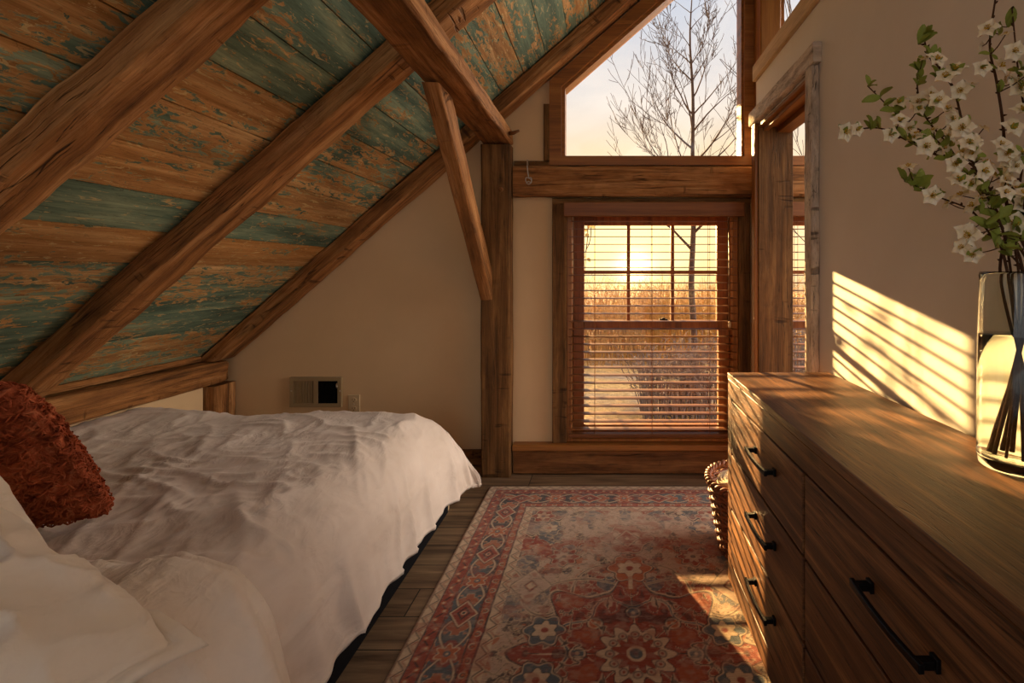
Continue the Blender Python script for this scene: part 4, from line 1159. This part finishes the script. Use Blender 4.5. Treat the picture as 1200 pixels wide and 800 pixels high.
BR = [
  ('tall blossom branch rising straight up out of the vase', [(1180, 240, .93), (1176, 152, .94), (1168, 96, .94), (1160, 52, .95), (1168, -12, .95)], 2.6, .0042,
   [(1150, 80), (1172, 78), (1158, 34), (1190, 96), (1186, 150)], [(1180, 32), (1170, 40)]),
  ('longest side branch reaching far left over the dresser', [(1165, 262, .92), (1142, 196, .93), (1096, 181, .95), (1064, 165, .96), (1030, 150, .97), (989, 154, .98)], .4, .0032,
   [(1004, 152), (1043, 158), (1054, 142), (990, 155), (1120, 190), (1085, 172)], [(1028, 150), (1062, 165), (1080, 168), (1108, 186), (1020, 152), (1100, 174)]),
  ('blossom branch with green buds slanting up left above the longest one', [(1170, 250, .96), (1124, 195, .99), (1096, 163, 1.0), (1067, 146, 1.01), (1045, 128, 1.02), (1017, 101, 1.03)], 1.3, .0030,
   [(1053, 121), (1076, 128), (1110, 160), (1064, 150)], [(1018, 102), (1032, 114), (1048, 130), (1036, 124), (1128, 186)]),
  ('curving blossom branch ending in a leafy tip high on the left', [(1178, 255, .90), (1140, 190, .91), (1120, 112, .92), (1105, 86, .92), (1088, 62, .93), (1082, 41, .93)], 5.2, .0032,
   [(1097, 70), (1120, 82), (1108, 90), (1126, 106), (1100, 118), (1140, 168), (1128, 150)], [(1082, 44), (1076, 52), (1090, 66), (1112, 88), (1098, 92)]),
  ('upright blossom branch behind the curving leafy-tipped one', [(1172, 262, 1.0), (1112, 172, 1.03), (1086, 139, 1.03), (1076, 110, 1.03), (1076, 84, 1.03), (1086, 66, 1.03)], 2.0, .0028,
   [(1075, 120), (1090, 112), (1110, 128), (1116, 140)], [(1076, 100), (1078, 84), (1084, 138)]),
  ('low thin blossom branch pointing left just above the vase rim', [(1168, 285, .89), (1142, 250, .90), (1127, 241, .90), (1090, 227, .91), (1075, 219, .91), (1060, 212, .91)], 3.6, .0024,
   [(1092, 229), (1132, 272), (1128, 290), (1148, 236)], [(1061, 213), (1068, 217), (1075, 218)]),
  ('short dense blossom branch leaning over the vase rim', [(1175, 270, .88), (1160, 236, .87), (1146, 205, .87), (1136, 176, .87)], 4.3, .0030,
   [(1140, 180), (1120, 192), (1136, 168), (1124, 212), (1152, 200), (1140, 216), (1176, 206), (1136, 276), (1140, 298)], [(1150, 222), (1160, 240), (1148, 250), (1154, 262), (1168, 256)]),
  ('blossom branch leaning right towards the wall', [(1186, 270, .92), (1196, 210, .92), (1203, 150, .92), (1194, 90, .93), (1186, 10, .93)], 3.0, .0034,
   [(1196, 100), (1190, 195), (1198, 180), (1192, 222), (1180, 180), (1198, 130), (1188, 60)], [(1196, 84), (1186, 236), (1196, 250), (1188, 264), (1178, 280), (1196, 110)]),
  ('leafy blossom branch at the right of the bunch, low over the rim', [(1190, 290, .89), (1198, 255, .89), (1206, 225, .89)], 1.0, .0030,
   [(1196, 240), (1190, 262), (1204, 230)], [(1180, 262), (1188, 272), (1170, 276), (1176, 292), (1196, 282), (1166, 290), (1184, 300), (1160, 268)]),
]
for bi, (lb, px_pts, ba, rad, fl, lv) in enumerate(BR):
    pts = vase_path(px_pts, .93, ba); path = bez(pts, 8)
    for q in path:                                              # keep clear of the wall
        if q.x > XW-.03: q.x = XW-.03
        if q.z < VT_:                                           # inside the vessel
            dx_, dy_ = q.x-VX, q.y-VY; rr_ = math.hypot(dx_, dy_); lim = VR-.014-rad
            if rr_ > lim: q.x = VX+dx_*lim/rr_; q.y = VY+dy_*lim/rr_
    e = empty('blossom_branch', tuple(path[0]), lb, 'flowering branch', 'blossom branches in the glass vase')
    n = len(path); rnd = random.Random(100+bi)
    V, Fc = [], []
    tube_geo(V, Fc, path, [rad*(1-.62*i/(n-1))*(1+.12*nz(i*1.7, bi, 0)) for i in range(n)], 7)
    VL, FL = [], []
    tail = [q for q in path if q.z > VT_+.01]
    def near(px, py, tail=tail):
        return min(tail, key=lambda q: (PX+F*q.x/q.y-px)**2 + (PY-F*(q.z-HC)/q.y-py)**2)
    for (px, py) in fl:
        s = near(px, py); t = at(px, py, s.y-.01-rnd.random()*.02)
        if t.x > XW-.03: t.x = XW-.03
        tube_geo(V, Fc, [s, s*.5+t*.5+Vector((0, 0, -.002)), t], [rad*.35, .0011, .0010], 5)
        f = bpy.data.objects.new('blossom', BL[rnd.randrange(4)]); C.objects.link(f); f.parent = e
        f.location = t-Vector(e.location)
        dirv = (t-s).normalized()*.7+Vector((rnd.uniform(-.7, .5), rnd.uniform(-1.0, .0), rnd.uniform(-.1, .8)))
        f.rotation_mode = 'QUATERNION'; f.rotation_quaternion = dirv.to_track_quat('Z', 'Y')
        sc = rnd.uniform(.75, 1.1); f.scale = (sc, sc, sc)
        for _ in range(2): leaf_geo(VL, FL, t-dirv*.004, Vector((rnd.uniform(-1, 1), rnd.uniform(-1, .4), rnd.uniform(-.3, .8))), Vector((0, -1, .4)), rnd.uniform(.012, .022))
    up_ = [q for q in tail if q.z > VT_+.10] or tail
    for _ in range(5):
        s = up_[int(len(up_)*rnd.uniform(0, .8))]
        t = s + Vector((rnd.uniform(-.045, .02), rnd.uniform(-.05, .02), rnd.uniform(-.01, .045)))
        if t.x > XW-.03: t.x = XW-.03
        tube_geo(V, Fc, [s, s*.5+t*.5+Vector((0, 0, -.003)), t], [rad*.3, .0011, .0009], 5)
        f = bpy.data.objects.new('blossom', BL[rnd.randrange(4)]); C.objects.link(f); f.parent = e
        f.location = t-Vector(e.location); dirv = (t-s).normalized()+Vector((rnd.uniform(-.8, .6), rnd.uniform(-.6, .2), rnd.uniform(.0, .9)))
        f.rotation_mode = 'QUATERNION'; f.rotation_quaternion = dirv.to_track_quat('Z', 'Y'); sc = rnd.uniform(.55, .95); f.scale = (sc, sc, sc)
        for _k in range(3): leaf_geo(VL, FL, s, Vector((rnd.uniform(-1, .7), rnd.uniform(-.9, .5), rnd.uniform(-.2, 1))), Vector((rnd.uniform(-.3, .3), -1, .4)), rnd.uniform(.014, .026))
    for (px, py) in lv:
        s = near(px, py); t = at(px, py, s.y-.006)
        if t.x > XW-.04: t.x = XW-.04
        if (t-s).length > .003: tube_geo(V, Fc, [s, t], [rad*.3, .0008], 4)
        for _ in range(3):
            leaf_geo(VL, FL, t, Vector((rnd.uniform(-1, .6), rnd.uniform(-.9, .5), rnd.uniform(-.2, 1))), Vector((rnd.uniform(-.3, .3), -1, .4)), rnd.uniform(.018, .036))
    # buds up the stem
    for i in range(0, len(tail), 2):
        q = tail[i]; dd = Vector((rnd.uniform(-1, 1), rnd.uniform(-1, 1), rnd.uniform(-.2, 1))).normalized()
        tube_geo(V, Fc, [q, q+dd*.004, q+dd*.008], [.0016, .0022, .0006], 5)
    from_geo('stem', V, Fc, M['bark'], e)
    if VL: from_geo('leaves', VL, FL, M['leaf'], e)

# ------------------------------------------------------------------ basket behind the dresser
KX, KY, KH = .640, 2.075, .295
bk = empty('wicker_basket', (KX, KY, RZ), 'brown woven wicker basket on the rug behind the dresser', 'basket')
def brad(t): return .148+.052*t
V, Fc = [], []; nw = 17; ns = 28
for r_ in range(nw):
    t = (r_+.5)/nw; z = RZ+.008+KH*t; q = []
    for k in range(ns*4+1):
        a = 2*PI*k/(ns*4); wv = .0055*math.cos(ns/2*a*1.0+r_*PI)
        q.append(Vector((KX+(brad(t)+wv)*math.cos(a), KY+(brad(t)+wv)*math.sin(a), z+.001*math.sin(a*7))))
    tube_geo(V, Fc, q, .0078, 6, False)
from_geo('weave', V, Fc, M['wicker'], bk)
V, Fc = [], []
for k in range(ns):
    a = 2*PI*k/ns
    tube_geo(V, Fc, [(KX+(brad(t)+.001)*math.cos(a), KY+(brad(t)+.001)*math.sin(a), RZ+.004+KH*t) for t in (0, .5, 1)], .005, 6)
from_geo('stakes', V, Fc, M['wicker'], bk)
V, Fc = [], []
for ph in (0, PI):
    q = [Vector((KX+(brad(1)+.008*math.cos(22*a+ph))*math.cos(a), KY+(brad(1)+.008*math.cos(22*a+ph))*math.sin(a), RZ+KH+.012+.008*math.sin(22*a+ph))) for a in [2*PI*k/176 for k in range(177)]]
    tube_geo(V, Fc, q, .009, 6, False)
from_geo('rim', V, Fc, M['wicker'], bk)
V, Fc = [], []; lathe_geo(V, Fc, [(.0005, RZ+.001), (.150, RZ+.001), (.150, RZ+.012), (.0005, RZ+.012)], KX, KY, 40); from_geo('base', V, Fc, M['wicker'], bk)
tw = empty('rolled_towel', (KX-.05, KY, .30), 'rolled cream towel standing in the wicker basket', 'towel')
V, Fc = [], []
pr = [(.0005, .105), (.055, .106), (.066, .13), (.068, .24), (.066, .345), (.060, .362), (.053, .352), (.047, .362), (.040, .352), (.033, .360), (.024, .352), (.012, .358), (.0005, .354)]
lathe_geo(V, Fc, [(r_, z) for r_, z in pr], 0, 0, 36)
tl = Matrix.Translation((KX-.022, KY-.03, 0)) @ Matrix.Rotation(-.25, 4, 'Y')
V = [tl @ (v + Vector((nz(v.x*20, v.y*20, v.z*9), nz(v.y*20, 4, v.z*9), 0))*.005) for v in V]
from_geo('towel_roll', V, Fc, M['towel'], tw)

# ------------------------------------------------------------------ outdoors
GZ = -1.55
def gz(x, y): return GZ + .10*nz(x*.25, y*.25, 1) + .05*nz(x*.9, y*.9, 2)
V, Fc = [], []; n = 60
for j in range(n+1):
    for i in range(n+1):
        x = -30+70*i/n; y = 3.4+66*(j/n)**1.8; V.append(Vector((x, y, gz(x, y))))
for j in range(n):
    for i in range(n): a = j*(n+1)+i; Fc.append((a, a+1, a+n+2, a+n+1))
struct(from_geo('ground', V, Fc, M['ground']))

def grow(V, Fc, p, d, L, r, depth, rnd, up=.12, tips=None, bend=.22, kids=(2, 4), minr=.006, side=(.58, .82)):
    n = 5; pts = [p]; rad = [r]; q = p.copy(); dd = d.copy()
    for i in range(n):
        dd = (dd+Vector((rnd.gauss(0, bend), rnd.gauss(0, bend), rnd.gauss(0, bend)*.6+up))*.45).normalized()
        q = q+dd*(L/n); pts.append(q.copy()); rad.append(max(minr, r*(1-.5*(i+1)/n)))
    tube_geo(V, Fc, pts, rad, 6 if r > .03 else 4, False)
    if depth == 0:
        if tips is not None: tips.append((q, dd))
        return
    for k in range(rnd.randint(*kids)):
        i = rnd.randint(2, n); ax_ = Vector((rnd.gauss(0, 1), rnd.gauss(0, 1), rnd.gauss(0, .5))).normalized()
        nd = (pts[i]-pts[i-1]).normalized()
        nd = (nd + ax_*rnd.uniform(.55, .95)+Vector((0, 0, .1))).normalized()
        grow(V, Fc, pts[i], nd, L*rnd.uniform(*side), max(minr, rad[i]*rnd.uniform(.42, .62)), depth-1, rnd, up, tips, bend, kids, minr, side)
    grow(V, Fc, pts[-1], dd, L*.8, max(minr, rad[-1]*.9), depth-1, rnd, up, tips, bend, kids, minr, side)

def tree(name, x, y, L, r, depth, seed, label, lean=(0, 0), leaves=0, up=.12, kids=(2, 4), minr=.007, sc=1.0):
    e = empty(name, (x, y, gz(x, y)), label, 'tree'); rnd = random.Random(seed)
    V, Fc, tips = [], [], []
    grow(V, Fc, Vector((x, y, gz(x, y)-.05)), Vector((lean[0], lean[1], 1)).normalized(), L, r, depth, rnd, up, tips, .22, kids, minr)
    from_geo('trunk', V, Fc, M['tree'], e)
    if leaves:
        VL, FL = [], []
        for q, dd in tips:
            for _ in range(leaves):
                leaf_geo(VL, FL, q+Vector((rnd.gauss(0, .05), rnd.gauss(0, .05), rnd.gauss(0, .06))), Vector((rnd.gauss(0, 1), rnd.gauss(0, 1), rnd.gauss(.3, 1))), Vector((0, -1, .3)), rnd.uniform(.05, .10))
        from_geo('leaves', VL, FL, M['dryleaf'], e)
    return e
def leader_tree(x, y, top, r, n, seed, label, zlow, L0):
    e = empty('bare_tree', (x, y, gz(x, y)), label, 'tree'); rnd = random.Random(seed); V, Fc = [], []
    base = Vector((x, y, gz(x, y)-.05)); m_ = 26
    P = [base.lerp(Vector((x-.05, y, top)), i/m_) + Vector((.10*nz(i*.21, seed), .08*nz(i*.2, seed, 4), 0)) for i in range(m_+1)]
    rad = [max(.006, r*(1-i/m_)**.8) for i in range(m_+1)]
    tube_geo(V, Fc, P, rad, 8, False)
    for k in range(n):
        t = (k+rnd.random()*.5)/n; z = zlow+(top-zlow)*t*.97
        i = min(m_-1, max(1, int((z-base.z)/(top-base.z)*m_))); q = P[i]
        sg = 1 if k % 2 else -1; d_ = Vector((sg*rnd.uniform(.6, 1.0), rnd.uniform(-.6, .6), rnd.uniform(.75, 1.1))).normalized()
        grow(V, Fc, q, d_, L0*(1-.72*t)*rnd.uniform(.8, 1.1), rad[i]*.55, 4, rnd, .10, None, .20, (1, 3), .0042, (.40, .68))
    from_geo('trunk', V, Fc, M['tree'], e); return e
leader_tree(1.90, 10.5, 7.9, .085, 24, 4, 'tall bare tree filling the right half of the upper window', 2.0, 1.25)
tree('slender_tree', -.16, 6.6, 1.7, .045, 4, 5, 'slender tree with a few tan leaves at the lower left of the upper window', leaves=2, kids=(1, 3), minr=.005)
tree('bare_tree', 5.2, 11.0, 3.2, .13, 5, 23, 'bare tree seen through the window right of the tall brown post', kids=(1, 3), minr=.006)
ev = empty('sun_blocker_tree', (-3.0, 8.0, gz(-3, 8)), 'unseen evergreen tree added outside to block sun from the upper window', 'tree')  # out-of-view tree added to keep direct sun out of the upper window
tube('trunk', [(-3.0, 8.0, gz(-3, 8)-.05), (-2.98, 8.0, 2), (-2.9, 8.0, 4.5)], [.14, .12, .05], M['tree'], ev)
V, Fc = [], []; rnd = random.Random(77)
for (cx, cy, cz, r_) in ((-2.1, 8, 3.75, .82), (-1.62, 7.9, 3.7, .70), (-2.9, 8.1, 3.8, .9), (-2.2, 8.1, 4.6, .9), (-1.7, 8.0, 4.35, .66), (-2.9, 7.9, 4.9, .8), (-2.5, 8, 5.6, .7)):
    b = len(V); n1, n2 = 26, 16
    for i in range(n2+1):
        for k in range(n1):
            a = 2*PI*k/n1; e_ = -PI/2+PI*i/n2; d_ = Vector((math.cos(a)*math.cos(e_), math.sin(a)*math.cos(e_), math.sin(e_)))
            q = Vector((cx, cy, cz))+d_*r_*(1+.22*noise.noise(d_*3.3+Vector((cx*5, 0, cz)))); V.append(q)
    for i in range(n2):
        for k in range(n1): k2 = (k+1) % n1; Fc.append((b+i*n1+k, b+i*n1+k2, b+i*n1+n1+k2, b+i*n1+n1+k))
    for _ in range(700):
        d_ = Vector((rnd.gauss(0, 1), rnd.gauss(0, 1), rnd.gauss(0, 1))).normalized()
        leaf_geo(V, Fc, Vector((cx, cy, cz))+d_*r_*.98, d_+Vector((rnd.gauss(0, .5), rnd.gauss(0, .5), rnd.gauss(0, .5))), Vector((0, 0, 1)), rnd.uniform(.08, .17))
from_geo('foliage', V, Fc, M['evergreen'], ev)

# thicket of dry brush: uncountable stems
def thicket(name, x0, x1, y0, y1, n, h, mat, seed, label):
    rnd = random.Random(seed); V, Fc = [], []
    for k in range(n):
        x = rnd.uniform(x0, x1); y = rnd.uniform(y0, y1); z = gz(x, y); hh = h*rnd.uniform(.55, 1.05)*(.85+.3*nz(x*.8, y*.8, 4))
        lx, ly = rnd.gauss(0, .22), rnd.gauss(0, .2)
        P = [Vector((x, y, z-.02)), Vector((x+lx*.3*hh, y+ly*.3*hh, z+hh*.45)), Vector((x+lx*hh, y+ly*hh, z+hh))]
        tube_geo(V, Fc, P, [.012, .009, .004], 3, False)
        for b in range(4):
            t = rnd.uniform(.35, .95); s = P[0].lerp(P[2], t); d = Vector((rnd.gauss(0, .5), rnd.gauss(0, .4), rnd.uniform(.1, .7)))*hh*.28
            tube_geo(V, Fc, [s, s+d*.6+Vector((0, 0, .02)), s+d+Vector((0, 0, -.04))], [.006, .005, .003], 3, False)
    o = from_geo(name, V, Fc, mat); return tag(o, label, 'brush', kind='stuff')
thicket('dry_brush', -4, 7, 14.4, 20, 2600, 2.75, M['brush'], 1, 'hazy thicket of dry golden brush behind the lawn')
thicket('grey_brush', .7, 5.0, 8.8, 9.8, 700, 1.9, M['brush2'], 2, 'grey twiggy brush in front of the golden thicket')

# ------------------------------------------------------------------ light, sky, camera
sun_dir = Vector((.365, -1.0, -.23)).normalized()
sl = bpy.data.lights.new('sun', 'SUN'); sl.energy = 15.5; sl.color = (1, .61, .23); sl.angle = math.radians(.5)
so = bpy.data.objects.new('sun', sl); C.objects.link(so); so.rotation_euler = sun_dir.to_track_quat('-Z', 'Y').to_euler(); so.location = (-4, 12, 4)

w = bpy.data.worlds.new('sky'); bpy.context.scene.world = w; w.use_nodes = True
t = NT.__new__(NT); t.t = w.node_tree; t.t.nodes.clear()
gen = t.n('ShaderNodeTexCoord').outputs['Generated']
sp = t.n('ShaderNodeSeparateXYZ'); t.l(gen, sp.inputs[0])
el = sp.outputs[2]
front = t.ramp(t.math('ADD', t.math('MULTIPLY', el, .5), .5), [(.40, (.22, .16, .10, 1)), (.49, (.5, .34, .16, 1)), (.505, (.70, .47, .20, 1)), (.56, (.62, .46, .26, 1)), (.62, (.50, .39, .26, 1)), (.67, (.42, .385, .36, 1)), (.74, (.33, .345, .385, 1)), (.85, (.14, .24, .40, 1))])
cl = t.noise(t.mapping(gen, (1.6, 1.6, 3.4)), 1.6, 6, .55, .6)
front = t.mix(t.math('MULTIPLY', t.rng(cl, .48, .68), .55), front, (.56, .49, .42, 1))
# glow around the low sun
vm = t.n('ShaderNodeVectorMath'); vm.operation = 'DOT_PRODUCT'; t.l(gen, vm.inputs[0]); vm.inputs[1].default_value = Vector((.058, 1, .010)).normalized()
dt = t.math('MAXIMUM', vm.outputs['Value'], 0)
g1 = t.math('POWER', dt, 2600.); g2 = t.math('POWER', dt, 90.)
def scaled(col, f):
    nd = t.n('ShaderNodeVectorMath'); nd.operation = 'SCALE'; nd.inputs[0].default_value = col; t.l(f, nd.inputs['Scale']); return nd.outputs[0]
def add(a, b):
    nd = t.n('ShaderNodeVectorMath'); nd.operation = 'ADD'; t.l(a, nd.inputs[0]); t.l(b, nd.inputs[1]); return nd.outputs[0]
front = add(add(front, scaled((3.0, 2.0, .7), g1)), scaled((.50, .32, .08), g2))
# soft sky behind the house; right-hand band added extra bright as room fill
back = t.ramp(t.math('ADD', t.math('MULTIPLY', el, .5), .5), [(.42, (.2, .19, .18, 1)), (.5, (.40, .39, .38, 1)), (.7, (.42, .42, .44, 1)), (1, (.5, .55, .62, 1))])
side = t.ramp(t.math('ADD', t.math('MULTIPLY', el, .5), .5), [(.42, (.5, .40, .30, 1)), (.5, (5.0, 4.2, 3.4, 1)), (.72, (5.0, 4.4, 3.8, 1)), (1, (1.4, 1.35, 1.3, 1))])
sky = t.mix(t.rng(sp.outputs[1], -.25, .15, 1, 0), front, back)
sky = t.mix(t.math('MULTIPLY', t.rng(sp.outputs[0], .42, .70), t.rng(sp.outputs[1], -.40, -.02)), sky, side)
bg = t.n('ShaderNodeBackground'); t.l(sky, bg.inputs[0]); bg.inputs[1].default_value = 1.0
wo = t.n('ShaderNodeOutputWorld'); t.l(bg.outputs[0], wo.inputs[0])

cam = bpy.data.cameras.new('camera'); co = bpy.data.objects.new('camera', cam); C.objects.link(co)
co.location = (0, 0, HC); co.rotation_euler = (PI/2, 0, 0)
cam.sensor_width = 36; cam.lens = 36*F/1200; cam.clip_start = .05
cam.shift_x = -(PX-600)/1200; cam.shift_y = -(400-PY)/1200
sc = bpy.context.scene; sc.camera = co
sc.view_settings.view_transform = 'Standard'; sc.view_settings.look = 'None'; sc.view_settings.gamma = 1
sc.view_settings.use_curve_mapping = False; sc.view_settings.exposure = 1.12
